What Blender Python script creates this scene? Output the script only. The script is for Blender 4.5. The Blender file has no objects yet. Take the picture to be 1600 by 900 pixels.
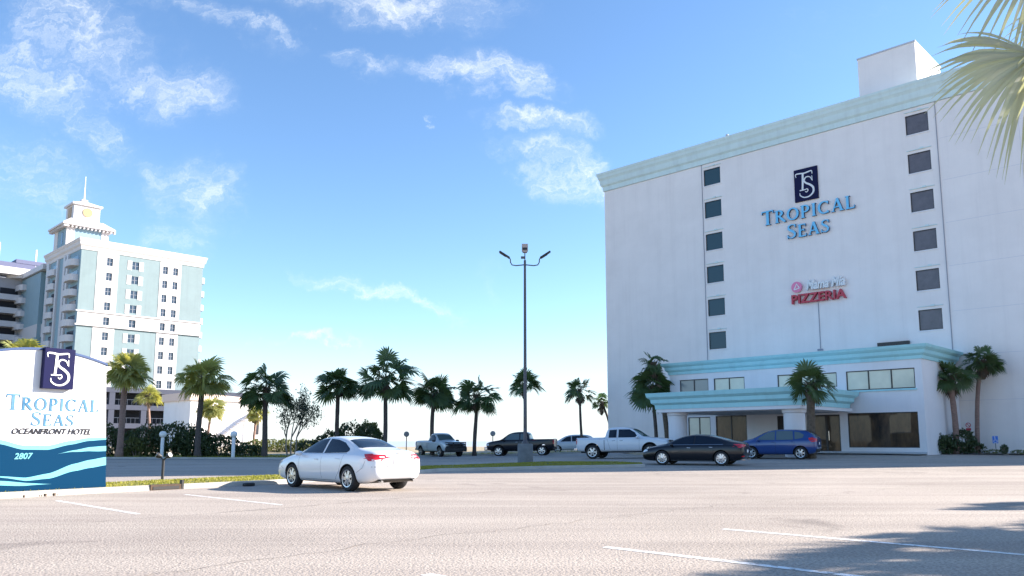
import bpy, bmesh, math, random
from mathutils import Vector, Matrix, Euler, noise
from mathutils.bvhtree import BVHTree
R = math.radians
SC = bpy.context.scene
COL = SC.collection
random.seed(7)

# ------------------------------------------------------------------ camera, sky, sun, exposure
HCAM = 1.27
F, CYP, HZ = 1244.0, 522.0, 689.0          # focal length and principal row in photo pixels, horizon row
TH = math.atan((HZ - CYP) / F)
cam = bpy.data.cameras.new('camera'); camo = bpy.data.objects.new('camera', cam); COL.objects.link(camo)
camo.location = (0, 0, HCAM); camo.rotation_euler = (R(90) + TH, 0, 0)
cam.sensor_width = 36; cam.lens = F / 1600 * 36; cam.shift_y = (CYP - 450) / 1600
cam.clip_start = 0.1; cam.clip_end = 20000
SC.camera = camo

SUN_EL = R(24); SUN_AZ = math.atan2(0.98, 0.20)      # clockwise from +Y
SV = Vector((math.sin(SUN_AZ) * math.cos(SUN_EL), math.cos(SUN_AZ) * math.cos(SUN_EL), math.sin(SUN_EL)))
sun = bpy.data.lights.new('sun', 'SUN'); sun.energy = 5.0; sun.angle = R(0.55); sun.color = (1.0, 0.90, 0.80)
so = bpy.data.objects.new('sun', sun); COL.objects.link(so)
so.rotation_euler = SV.to_track_quat('Z', 'Y').to_euler(); so.location = (60, 10, 60)

SC.view_settings.view_transform = 'Standard'; SC.view_settings.look = 'None'
SC.view_settings.gamma = 1; SC.view_settings.use_curve_mapping = False
SC.view_settings.exposure = 1.54

W = bpy.data.worlds.new('World'); SC.world = W; W.use_nodes = True
nt = W.node_tree; nt.nodes.clear()
def N(tree, t, **kw):
    n = tree.nodes.new(t)
    for k, v in kw.items(): setattr(n, k, v)
    return n
def math_node(tree, op, a, b=None, clamp=False):
    n = tree.nodes.new('ShaderNodeMath'); n.operation = op; n.use_clamp = clamp
    for i, v in enumerate((a, b)):
        if v is None: continue
        if isinstance(v, (int, float)): n.inputs[i].default_value = v
        else: tree.links.new(v, n.inputs[i])
    return n.outputs[0]
sky = N(nt, 'ShaderNodeTexSky', sky_type='NISHITA', sun_disc=False)
sky.sun_elevation = SUN_EL; sky.sun_rotation = SUN_AZ
sky.altitude = 0; sky.air_density = 0.9; sky.dust_density = 0.15; sky.ozone_density = 3.0
tc = N(nt, 'ShaderNodeTexCoord')
sep = N(nt, 'ShaderNodeSeparateXYZ'); nt.links.new(tc.outputs['Generated'], sep.inputs[0])
ysafe = math_node(nt, 'MAXIMUM', sep.outputs[1], 0.02)
uu = math_node(nt, 'DIVIDE', sep.outputs[0], ysafe)
vv = math_node(nt, 'DIVIDE', sep.outputs[2], ysafe)
comb = N(nt, 'ShaderNodeCombineXYZ'); nt.links.new(uu, comb.inputs[0]); nt.links.new(vv, comb.inputs[1])
wn_ = N(nt, 'ShaderNodeTexNoise'); nt.links.new(comb.outputs[0], wn_.inputs['Vector']); wn_.inputs['Scale'].default_value = 9; wn_.inputs['Detail'].default_value = 7; wn_.inputs['Roughness'].default_value = .62
w1 = N(nt, 'ShaderNodeVectorMath', operation='SUBTRACT'); nt.links.new(wn_.outputs['Color'], w1.inputs[0]); w1.inputs[1].default_value = (.5, .5, .5)
w2_ = N(nt, 'ShaderNodeVectorMath', operation='MULTIPLY'); nt.links.new(w1.outputs[0], w2_.inputs[0]); w2_.inputs[1].default_value = (.30, .13, 0)
w3_ = N(nt, 'ShaderNodeVectorMath', operation='ADD'); nt.links.new(w2_.outputs[0], w3_.inputs[0]); nt.links.new(comb.outputs[0], w3_.inputs[1])
UV = w3_.outputs[0]
def pix_dir(px, py):
    X = (px - 800) / F; Y = (CYP - py) / F
    c, s = math.cos(TH), math.sin(TH)
    return X / (c - Y * s), (Y * c + s) / (c - Y * s)
# cirrus: px, py, half length, half height, tilt (deg, image clockwise positive), strength
CIRRUS = [(610, 6, 175, 32, 3, 1.0), (330, 28, 130, 26, 20, .6), (405, 50, 55, 14, 8, .7), (120, 45, 150, 75, 28, .8),
          (245, 128, 120, 38, 14, .75), (60, 125, 130, 60, 14, .75), (150, 195, 140, 40, 22, .55), (40, 265, 130, 75, 18, .5),
          (298, 300, 62, 56, 30, .75), (285, 362, 58, 46, -60, .5), (565, 95, 62, 20, 8, .65), (690, 104, 85, 20, 6, .95),
          (780, 118, 85, 34, 14, .95), (790, 152, 60, 16, 10, .75), (850, 198, 82, 17, 6, .85), (862, 240, 76, 26, 6, .8),
          (915, 276, 92, 36, 8, .95), (603, 466, 110, 15, 20, .85), (490, 537, 76, 8, -2, .9), (766, 442, 30, 26, 45, .35),
          (700, 20, 85, 34, 15, .7), (678, 177, 14, 5, 0, .6), (1330, 40, 260, 120, 0, .16), (570, 545, 34, 16, 40, .25)]
acc = None
for (px, py, rx, ry, tilt, st) in CIRRUS:
    u0, v0 = pix_dir(px, py)
    sub = N(nt, 'ShaderNodeVectorMath', operation='SUBTRACT'); nt.links.new(UV, sub.inputs[0]); sub.inputs[1].default_value = (u0, v0, 0)
    rot = N(nt, 'ShaderNodeVectorRotate', rotation_type='Z_AXIS'); nt.links.new(sub.outputs[0], rot.inputs['Vector']); rot.inputs['Angle'].default_value = R(tilt)
    mul = N(nt, 'ShaderNodeVectorMath', operation='MULTIPLY'); nt.links.new(rot.outputs[0], mul.inputs[0]); mul.inputs[1].default_value = (F / rx * .8, F / ry * .8, 0)
    ln = N(nt, 'ShaderNodeVectorMath', operation='LENGTH'); nt.links.new(mul.outputs[0], ln.inputs[0])
    mr = N(nt, 'ShaderNodeMapRange', interpolation_type='SMOOTHSTEP'); nt.links.new(ln.outputs['Value'], mr.inputs[0])
    mr.inputs[1].default_value = 0.0; mr.inputs[2].default_value = 1.45; mr.inputs[3].default_value = st; mr.inputs[4].default_value = 0
    acc = mr.outputs[0] if acc is None else math_node(nt, 'MAXIMUM', acc, mr.outputs[0])
def sky_noise(scale, sx, sy, rot, det, rough, dist):
    mp = N(nt, 'ShaderNodeMapping'); nt.links.new(UV, mp.inputs[0]); mp.inputs['Rotation'].default_value = (0, 0, R(rot)); mp.inputs['Scale'].default_value = (sx, sy, 1)
    nz = N(nt, 'ShaderNodeTexNoise'); nt.links.new(mp.outputs[0], nz.inputs['Vector']); nz.inputs['Scale'].default_value = scale
    nz.inputs['Detail'].default_value = det; nz.inputs['Roughness'].default_value = rough; nz.inputs['Distortion'].default_value = dist
    return nz.outputs['Fac']
n1 = sky_noise(11, 1, 2.4, 16, 10, .72, .5)
n2 = sky_noise(52, 1, 2.0, -28, 5, .6, .8)
mixn = math_node(nt, 'ADD', math_node(nt, 'MULTIPLY', n1, .6), math_node(nt, 'MULTIPLY', n2, .4))
mr = N(nt, 'ShaderNodeMapRange', interpolation_type='SMOOTHSTEP'); nt.links.new(mixn, mr.inputs[0])
nt.links.new(math_node(nt, 'SUBTRACT', .52, math_node(nt, 'MULTIPLY', acc, .20)), mr.inputs[1]); nt.links.new(math_node(nt, 'SUBTRACT', .84, math_node(nt, 'MULTIPLY', acc, .06)), mr.inputs[2])
edge = N(nt, 'ShaderNodeMapRange', interpolation_type='SMOOTHSTEP'); nt.links.new(acc, edge.inputs[0]); edge.inputs[1].default_value = .02; edge.inputs[2].default_value = .62
dens = math_node(nt, 'MULTIPLY', math_node(nt, 'ADD', math_node(nt, 'MULTIPLY', mr.outputs[0], .85), .10), edge.outputs[0], clamp=True)
dens = math_node(nt, 'MULTIPLY', dens, math_node(nt, 'ADD', math_node(nt, 'MULTIPLY', acc, .70), .28), clamp=True)
front = math_node(nt, 'GREATER_THAN', sep.outputs[1], 0.03)
dens = math_node(nt, 'MULTIPLY', dens, front)
mixc = N(nt, 'ShaderNodeMix', data_type='RGBA'); nt.links.new(dens, mixc.inputs['Factor'])
hsv = N(nt, 'ShaderNodeHueSaturation'); nt.links.new(sky.outputs[0], hsv.inputs['Color']); hsv.inputs['Saturation'].default_value = 1.06; hsv.inputs['Value'].default_value = 1.0
# milky sea air low over the horizon
hz_ = N(nt, 'ShaderNodeMapRange', interpolation_type='SMOOTHSTEP'); nt.links.new(sep.outputs[2], hz_.inputs[0]); hz_.inputs[1].default_value = 0.0; hz_.inputs[2].default_value = .15; hz_.inputs[3].default_value = .85; hz_.inputs[4].default_value = 0
mh = N(nt, 'ShaderNodeMix', data_type='RGBA'); nt.links.new(hz_.outputs[0], mh.inputs['Factor']); nt.links.new(hsv.outputs[0], mh.inputs['A']); mh.inputs['B'].default_value = (3.3, 3.6, 3.8, 1)
nt.links.new(mh.outputs['Result'], mixc.inputs['A']); mixc.inputs['B'].default_value = (4.6, 4.7, 4.6, 1)
bg = N(nt, 'ShaderNodeBackground'); bg.inputs['Strength'].default_value = 0.103
nt.links.new(mixc.outputs['Result'], bg.inputs['Color'])
wo = N(nt, 'ShaderNodeOutputWorld'); nt.links.new(bg.outputs[0], wo.inputs[0])

# ------------------------------------------------------------------ helpers
def sstep(t):
    t = max(0., min(1., t)); return t * t * (3 - 2 * t)
def gz(x, y):
    "the lot climbs gently towards the hotel door; beyond the palms a low dune"
    return .45 * sstep((y - 28) / 22) * sstep((x + 10) / 34)
def dune(x, y):
    s = (y - .0 * x)
    d = sstep((s - 70) / 22) * (1 - .7 * sstep((s - 105) / 40))
    return gz(x, y) * (1 - sstep((y - 60) / 10) * .0) + d * (.50 + .25 * noise.noise(Vector((x * .08, y * .08, 3)))) - 1.2 * sstep((s - 112) / 60)

def tag(o, label=None, cat=None, group=None, kind=None):
    if label: o['label'] = label
    if cat: o['category'] = cat
    if group: o['group'] = group
    if kind: o['kind'] = kind
    return o
def thing(name, label, cat, loc=(0, 0, 0), rz=0, group=None, scale=1):
    o = bpy.data.objects.new(name, None); COL.objects.link(o); o.empty_display_size = .3
    o.location = loc; o.rotation_euler = (0, 0, rz); o.scale = (scale,) * 3
    return tag(o, label, cat, group)
def copy_tree(o, parent=None):
    c = o.copy(); COL.objects.link(c)
    if parent: c.parent = parent
    for ch in o.children: copy_tree(ch, c)
    return c

def cornice_loop(mb, x0, x1, y0, y1, prof):
    "moulding run round a rectangle; prof: (projection, z) going up"
    vs = []
    for pr, z in prof: vs += [(x0 - pr, y0 - pr, z), (x1 + pr, y0 - pr, z), (x1 + pr, y1 + pr, z), (x0 - pr, y1 + pr, z)]
    fs = [(4 * i + k, 4 * i + (k + 1) % 4, 4 * (i + 1) + (k + 1) % 4, 4 * (i + 1) + k) for i in range(len(prof) - 1) for k in range(4)]
    n = len(prof) - 1; fs.append((4 * n, 4 * n + 1, 4 * n + 2, 4 * n + 3)); fs.append((3, 2, 1, 0)); mb.add(vs, fs)
class MB:
    def __init__(s): s.v = []; s.f = []; s.m = []; s.mi = 0; s.xf = None
    def add(s, vs, fs, mi=None):
        b = len(s.v)
        for p in vs:
            p = Vector(p)
            if s.xf is not None: p = s.xf @ p
            s.v.append(p)
        for f in fs: s.f.append([i + b for i in f]); s.m.append(s.mi if mi is None else mi)
    def box(s, x0, x1, y0, y1, z0, z1, mi=None):
        s.add([(x0, y0, z0), (x1, y0, z0), (x1, y1, z0), (x0, y1, z0), (x0, y0, z1), (x1, y0, z1), (x1, y1, z1), (x0, y1, z1)],
              [(0, 3, 2, 1), (4, 5, 6, 7), (0, 1, 5, 4), (1, 2, 6, 5), (2, 3, 7, 6), (3, 0, 4, 7)], mi)
    def quad(s, a, b, c, d, mi=None): s.add([a, b, c, d], [(0, 1, 2, 3)], mi)
    def tube(s, pts, rad, n=8, mi=None, cap=True):
        pts = [Vector(p) for p in pts]; m = len(pts)
        if isinstance(rad, (int, float)): rad = [rad] * m
        vs = []; fs = []
        prev = None
        for i, p in enumerate(pts):
            d = (pts[min(i + 1, m - 1)] - pts[max(i - 1, 0)]).normalized()
            if prev is None:
                a = d.orthogonal().normalized()
            else:
                a = (prev - d * prev.dot(d)).normalized()
            prev = a; b = d.cross(a)
            for k in range(n):
                t = 2 * math.pi * k / n
                vs.append(p + (a * math.cos(t) + b * math.sin(t)) * rad[i])
        for i in range(m - 1):
            for k in range(n):
                fs.append((i * n + k, i * n + (k + 1) % n, (i + 1) * n + (k + 1) % n, (i + 1) * n + k))
        if cap:
            fs.append(tuple(range(n - 1, -1, -1))); fs.append(tuple((m - 1) * n + k for k in range(n)))
        s.add(vs, fs, mi)
    def lathe(s, prof, n=24, axis='Z', c=(0, 0, 0), mi=None, close=False):
        "prof: list of (r, h) along the axis"
        vs = []; fs = []; m = len(prof); c = Vector(c)
        for (r, h) in prof:
            for k in range(n):
                t = 2 * math.pi * k / n; a, b = r * math.cos(t), r * math.sin(t)
                vs.append(c + Vector((a, b, h) if axis == 'Z' else ((a, h, b) if axis == 'Y' else (h, a, b))))
        for i in range(m - 1 + (1 if close else 0)):
            j = (i + 1) % m
            for k in range(n):
                fs.append((i * n + k, i * n + (k + 1) % n, j * n + (k + 1) % n, j * n + k))
        if not close:
            fs.append(tuple(range(n - 1, -1, -1))); fs.append(tuple((m - 1) * n + k for k in range(n)))
        s.add(vs, fs, mi)
    def wall(s, o, ax, nrm, w, z0, z1, ops, depth=.12, mi=None):
        "vertical wall from o along ax, width w, with openings (x0,x1,z0,z1) and their reveals"
        o = Vector(o); ax = Vector(ax); nrm = Vector(nrm)
        xs = sorted(set([0, w] + [a for q in ops for a in q[:2]])); zs = sorted(set([z0, z1] + [a for q in ops for a in q[2:4]]))
        P = lambda x, z, d=0: o + ax * x - nrm * d + Vector((0, 0, z))
        for i in range(len(xs) - 1):
            for j in range(len(zs) - 1):
                cx, cz = (xs[i] + xs[i + 1]) / 2, (zs[j] + zs[j + 1]) / 2
                if any(q[0] < cx < q[1] and q[2] < cz < q[3] for q in ops): continue
                s.quad(P(xs[i], zs[j]), P(xs[i + 1], zs[j]), P(xs[i + 1], zs[j + 1]), P(xs[i], zs[j + 1]), mi)
        for q in ops:
            a, b, c, d = q[:4]
            s.quad(P(a, c), P(b, c), P(b, c, depth), P(a, c, depth), mi); s.quad(P(a, d), P(b, d), P(b, d, depth), P(a, d, depth), mi)
            s.quad(P(a, c), P(a, d), P(a, d, depth), P(a, c, depth), mi); s.quad(P(b, c), P(b, d), P(b, d, depth), P(b, c, depth), mi)
    def build(s, name, mats, parent=None, smooth=False, bevel=0, recalc=True):
        me = bpy.data.meshes.new(name); me.from_pydata([tuple(v) for v in s.v], [], s.f)
        if not isinstance(mats, (list, tuple)): mats = [mats]
        for m in mats: me.materials.append(m)
        if len(mats) > 1: me.polygons.foreach_set('material_index', s.m)
        if recalc:
            bm = bmesh.new(); bm.from_mesh(me); bmesh.ops.recalc_face_normals(bm, faces=bm.faces); bm.to_mesh(me); bm.free()
        if smooth:
            me.polygons.foreach_set('use_smooth', [True] * len(me.polygons))
            if smooth != 'all': me.set_sharp_from_angle(angle=R(smooth if smooth is not True else 40))
        me.update()
        o = bpy.data.objects.new(name, me); COL.objects.link(o)
        if parent: o.parent = parent
        if bevel:
            b = o.modifiers.new('bevel', 'BEVEL'); b.width = bevel; b.segments = 2; b.limit_method = 'ANGLE'; b.angle_limit = R(40)
        return o

# ------------------------------------------------------------------ materials
def mat(name, col, rough=.6, var=.0, vscale=2.0, bump=0, bscale=30, metal=0, ior=None, col2=None, coat=0, transl=0, emit=None, vdet=6, stretch=(1, 1, 1), spec=None):
    m = bpy.data.materials.new(name); m.use_nodes = True; t = m.node_tree
    p = t.nodes['Principled BSDF']; p.inputs['Base Color'].default_value = (*col, 1); p.inputs['Roughness'].default_value = rough
    p.inputs['Metallic'].default_value = metal
    if ior: p.inputs['IOR'].default_value = ior
    if coat: p.inputs['Coat Weight'].default_value = coat; p.inputs['Coat Roughness'].default_value = .04
    if spec is not None: p.inputs['Specular IOR Level'].default_value = spec
    c = N(t, 'ShaderNodeTexCoord')
    mp = N(t, 'ShaderNodeMapping'); t.links.new(c.outputs['Object'], mp.inputs[0]); mp.inputs['Scale'].default_value = stretch
    if var or col2:
        nz = N(t, 'ShaderNodeTexNoise'); t.links.new(mp.outputs[0], nz.inputs['Vector']); nz.inputs['Scale'].default_value = vscale; nz.inputs['Detail'].default_value = vdet; nz.inputs['Roughness'].default_value = .6
        mx = N(t, 'ShaderNodeMix', data_type='RGBA')
        r = N(t, 'ShaderNodeMapRange'); t.links.new(nz.outputs['Fac'], r.inputs[0]); r.inputs[1].default_value = .3; r.inputs[2].default_value = .7
        t.links.new(r.outputs[0], mx.inputs['Factor'])
        c2 = col2 if col2 else tuple(x * (1 - var) for x in col)
        mx.inputs['A'].default_value = (*col, 1); mx.inputs['B'].default_value = (*c2, 1)
        t.links.new(mx.outputs['Result'], p.inputs['Base Color'])
    if bump:
        nb = N(t, 'ShaderNodeTexNoise'); t.links.new(c.outputs['Object'], nb.inputs['Vector']); nb.inputs['Scale'].default_value = bscale; nb.inputs['Detail'].default_value = 4
        bp = N(t, 'ShaderNodeBump'); bp.inputs['Strength'].default_value = bump; bp.inputs['Distance'].default_value = .02
        t.links.new(nb.outputs['Fac'], bp.inputs['Height']); t.links.new(bp.outputs[0], p.inputs['Normal'])
    if transl:
        out = t.nodes['Material Output']; tr = N(t, 'ShaderNodeBsdfTranslucent'); ms = N(t, 'ShaderNodeMixShader'); ms.inputs[0].default_value = transl
        tr.inputs[0].default_value = (min(1, col[0] * 1.9), min(1, col[1] * 1.8), col[2] * .9, 1)
        t.links.new(p.outputs[0], ms.inputs[1]); t.links.new(tr.outputs[0], ms.inputs[2]); t.links.new(ms.outputs[0], out.inputs[0])
    return m
M = {}
M['stucco'] = mat('stucco', (.90, .84, .81), .9, var=.07, vscale=.35, bump=.25, bscale=9)
M['stucco_white'] = mat('stucco_white', (.84, .82, .83), .85, var=.05, vscale=.6, bump=.2, bscale=12)
M['aqua'] = mat('aqua_paint', (.42, .76, .80), .6, var=.06, vscale=.8)
M['aqua_pale'] = mat('aqua_pale_paint', (.66, .80, .79), .6, var=.06, vscale=.8)
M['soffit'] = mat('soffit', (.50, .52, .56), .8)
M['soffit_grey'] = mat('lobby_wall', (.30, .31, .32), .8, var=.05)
M['line'] = mat('joint_line', (.30, .31, .36), .8)
M['frame_dark'] = mat('dark_bronze_frame', (.030, .028, .028), .4)
M['frame_white'] = mat('white_frame', (.7, .7, .7), .5)
M['glass_dark'] = mat('window_glass_dark', (.035, .075, .095), .12, ior=1.35)
M['glass_taupe'] = mat('window_glass_curtained', (.15, .135, .15), .2, ior=1.4, var=.25, vscale=2)
M['glass_lobby'] = mat('lobby_glass', (.012, .015, .018), .03, ior=1.4, col2=(.16, .10, .055), vscale=.9, vdet=9, stretch=(1.6, 1, .55))  # brown patches paint the reflections and interior into the glass colour
M['glass_cream'] = mat('window_glass_cream', (.72, .72, .58), .12, ior=1.5, var=.12, vscale=1.5)  # cream tone in a glossy pane
M['glass_grey'] = mat('glass_grey', (.22, .26, .27), .1, ior=1.6)
M['navy'] = mat('navy_panel', (.012, .013, .055), .35, spec=.08)
M['navy_side'] = mat('navy_trim', (.012, .05, .16), .4)
M['sign_white'] = mat('sign_white', (.70, .71, .73), .6, spec=.1)
M['sign_blue'] = mat('sign_deep_blue', (.001, .034, .085), .35, spec=.08)
M['sign_cyan'] = mat('sign_cyan', (.16, .46, .52), .35, spec=.08)
M['sign_letter'] = mat('sign_letter_blue', (.035, .13, .25), .4, col2=(.13, .26, .34), vscale=3, spec=.08)
M['letter_face'] = mat('channel_letter_face', (.16, .56, .86), .4)
M['letter_side'] = mat('channel_letter_side', (.03, .07, .16), .5)
M['black'] = mat('black', (.02, .02, .022), .5)
M['sign_black'] = mat('sign_black', (.03, .03, .035), .4, spec=.08)
M['red'] = mat('sign_red', (.50, .03, .06), .4)
M['pink'] = mat('sign_pink', (.80, .22, .38), .4)
M['white'] = mat('white_paint', (.78, .78, .78), .5)
M['concrete'] = mat('concrete', (.48, .45, .40), .9, var=.25, vscale=1.5, bump=.4, bscale=20)
M['concrete_old'] = mat('old_concrete', (.20, .21, .22), .9, var=.3, vscale=3, bump=.5, bscale=15)
M['steel_dark'] = mat('dark_pole_steel', (.11, .10, .11), .45, metal=.3, var=.2, vscale=2)
M['lamp_black'] = mat('lamp_black', (.02, .02, .022), .4)
M['tan_box'] = mat('camera_housing', (.45, .36, .33), .6)
M['mulch'] = mat('mulch', (.12, .085, .06), .95, var=.5, vscale=6, bump=.8, bscale=25)
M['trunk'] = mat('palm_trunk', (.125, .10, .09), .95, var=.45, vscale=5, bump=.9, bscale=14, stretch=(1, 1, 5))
M['trunk_warm_lit'] = mat('palm_trunk_warm_lit', (.34, .22, .18), .95, var=.45, vscale=5, bump=.9, bscale=14, stretch=(1, 1, 5))  # sunlight tinted into the bark colour, lighter and redder than the plain trunk
M['boots'] = mat('palm_boots', (.16, .12, .085), .95, var=.5, vscale=7)
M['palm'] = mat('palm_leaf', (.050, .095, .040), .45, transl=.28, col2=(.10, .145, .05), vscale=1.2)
M['palm_sunlit'] = mat('palm_leaf_sunlit', (.33, .33, .12), .5, transl=.35, col2=(.15, .19, .07), vscale=1.2)  # palm leaf with yellow sunlight put into its colour
M['palm_backlit'] = mat('palm_leaf_backlit', (.36, .38, .31), .4, transl=.45, col2=(.50, .48, .42), vscale=2.5)  # leaf colour paled to carry the washed-out backlit look
M['bark'] = mat('bark_pale', (.33, .27, .23), .9, var=.4, vscale=6)
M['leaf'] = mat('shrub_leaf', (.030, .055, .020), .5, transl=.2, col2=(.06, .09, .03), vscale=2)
M['leaf_lit'] = mat('shrub_leaf_olive_lit', (.10, .125, .04), .5, transl=.3, col2=(.15, .15, .05), vscale=2)  # olive copy of the leaf, brightened as if lit
M['leaf_myrtle'] = mat('myrtle_leaf', (.05, .075, .05), .5, transl=.3, var=.4, vscale=2)
M['rubber'] = mat('tyre_rubber', (.018, .018, .02), .8)
M['rim'] = mat('alloy_rim', (.55, .56, .58), .25, metal=.85)
M['car_glass'] = mat('car_glass', (.008, .016, .030), .04, ior=1.42)
M['car_glass_light'] = mat('car_glass_light', (.10, .14, .15), .05, ior=1.6)
M['chrome'] = mat('chrome', (.75, .75, .76), .12, metal=1)
M['plastic_dark'] = mat('dark_plastic', (.025, .025, .027), .55)
M['tail_red'] = mat('taillight_red', (.62, .012, .02), .12, coat=1)
M['lamp_clear'] = mat('clear_lamp', (.72, .74, .76), .1, coat=1)
M['paint_white'] = mat('paint_pearl_white', (.76, .77, .79), .3, coat=1)
M['paint_white2'] = mat('paint_fleet_white', (.66, .69, .74), .35, coat=.6)
M['paint_silver'] = mat('paint_silver', (.52, .58, .62), .35, coat=.8)
M['paint_black'] = mat('paint_black', (.006, .007, .012), .3, coat=.55, ior=1.35)
M['paint_navy'] = mat('paint_dark', (.006, .007, .013), .3, coat=.5, ior=1.35)
M['paint_blue'] = mat('paint_blue', (.006, .045, .20), .3, coat=1)
M['seam'] = mat('panel_gap', (.10, .10, .11), .6)
M['seam_dark'] = mat('panel_gap_dark', (.004, .004, .005), .6)
M['well'] = mat('wheel_well', (.008, .008, .009), .9)
M['tower_teal'] = mat('tower_teal', (.21, .285, .305), .85, var=.08, vscale=.3)
M['tower_teal_dark'] = mat('tower_teal_deep', (.03, .19, .26), .3, var=.2, vscale=.4)
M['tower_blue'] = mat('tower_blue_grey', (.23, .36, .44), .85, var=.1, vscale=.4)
M['tower_white'] = mat('tower_white', (.62, .60, .60), .85, var=.04, vscale=.4)
M['tower_glass'] = mat('tower_window_glass', (.035, .055, .085), .12, ior=1.6)
M['tower_roof'] = mat('tower_roof_trim', (.62, .54, .50), .8)
M['gold'] = mat('tan_louvre', (.42, .28, .15), .6)
M['rail'] = mat('balcony_rail', (.50, .52, .56), .6)
M['dark_room'] = mat('shaded_opening', (.018, .022, .032), .8)  # near-black colour stands for the shade inside openings
M['grey_block'] = mat('grey_block', (.36, .37, .41), .85, var=.06)
M['purple_roof'] = mat('roof_screen', (.12, .13, .22), .7)
M['pink_cap'] = mat('pink_parapet', (.74, .58, .50), .8)
M['grass_blade'] = mat('grass_blade', (.20, .21, .03), .7, transl=.3, col2=(.36, .32, .06), vscale=1.0)
M['grate'] = mat('rusty_iron', (.10, .06, .035), .8, var=.5, vscale=8)
M['steel_blue'] = mat('sign_blue_plate', (.05, .18, .62), .5)

def streaks(m, amt=.12, sx=1.3, sz=.07):
    t = m.node_tree; p = t.nodes['Principled BSDF']; src = p.inputs['Base Color'].links[0].from_socket; c = N(t, 'ShaderNodeTexCoord')
    for (sc, lo, hi, a) in (((sx, sx, sz), .48, .72, amt), ((.35, .35, .5), .45, .60, amt * .45), ((5, 5, .25), .55, .8, amt * .7)):
        mp = N(t, 'ShaderNodeMapping'); t.links.new(c.outputs['Object'], mp.inputs[0]); mp.inputs['Scale'].default_value = sc
        n = N(t, 'ShaderNodeTexNoise'); t.links.new(mp.outputs[0], n.inputs['Vector']); n.inputs['Scale'].default_value = 1; n.inputs['Detail'].default_value = 6; n.inputs['Roughness'].default_value = .65
        r = N(t, 'ShaderNodeMapRange'); t.links.new(n.outputs['Fac'], r.inputs[0]); r.inputs[1].default_value = lo; r.inputs[2].default_value = hi; r.inputs[3].default_value = 0; r.inputs[4].default_value = a * 2
        x = N(t, 'ShaderNodeMix', data_type='RGBA', blend_type='MULTIPLY'); t.links.new(r.outputs[0], x.inputs['Factor']); t.links.new(src, x.inputs['A']); x.inputs['B'].default_value = (.62, .60, .60, 1); src = x.outputs['Result']
    t.links.new(src, p.inputs['Base Color'])
for k in ('stucco', 'stucco_white'): streaks(M[k], .075)
for k in ('aqua', 'aqua_pale'): streaks(M[k], .12, 2.0, .4)
streaks(M['tower_white'], .10); streaks(M['tower_teal'], .12)

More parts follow.
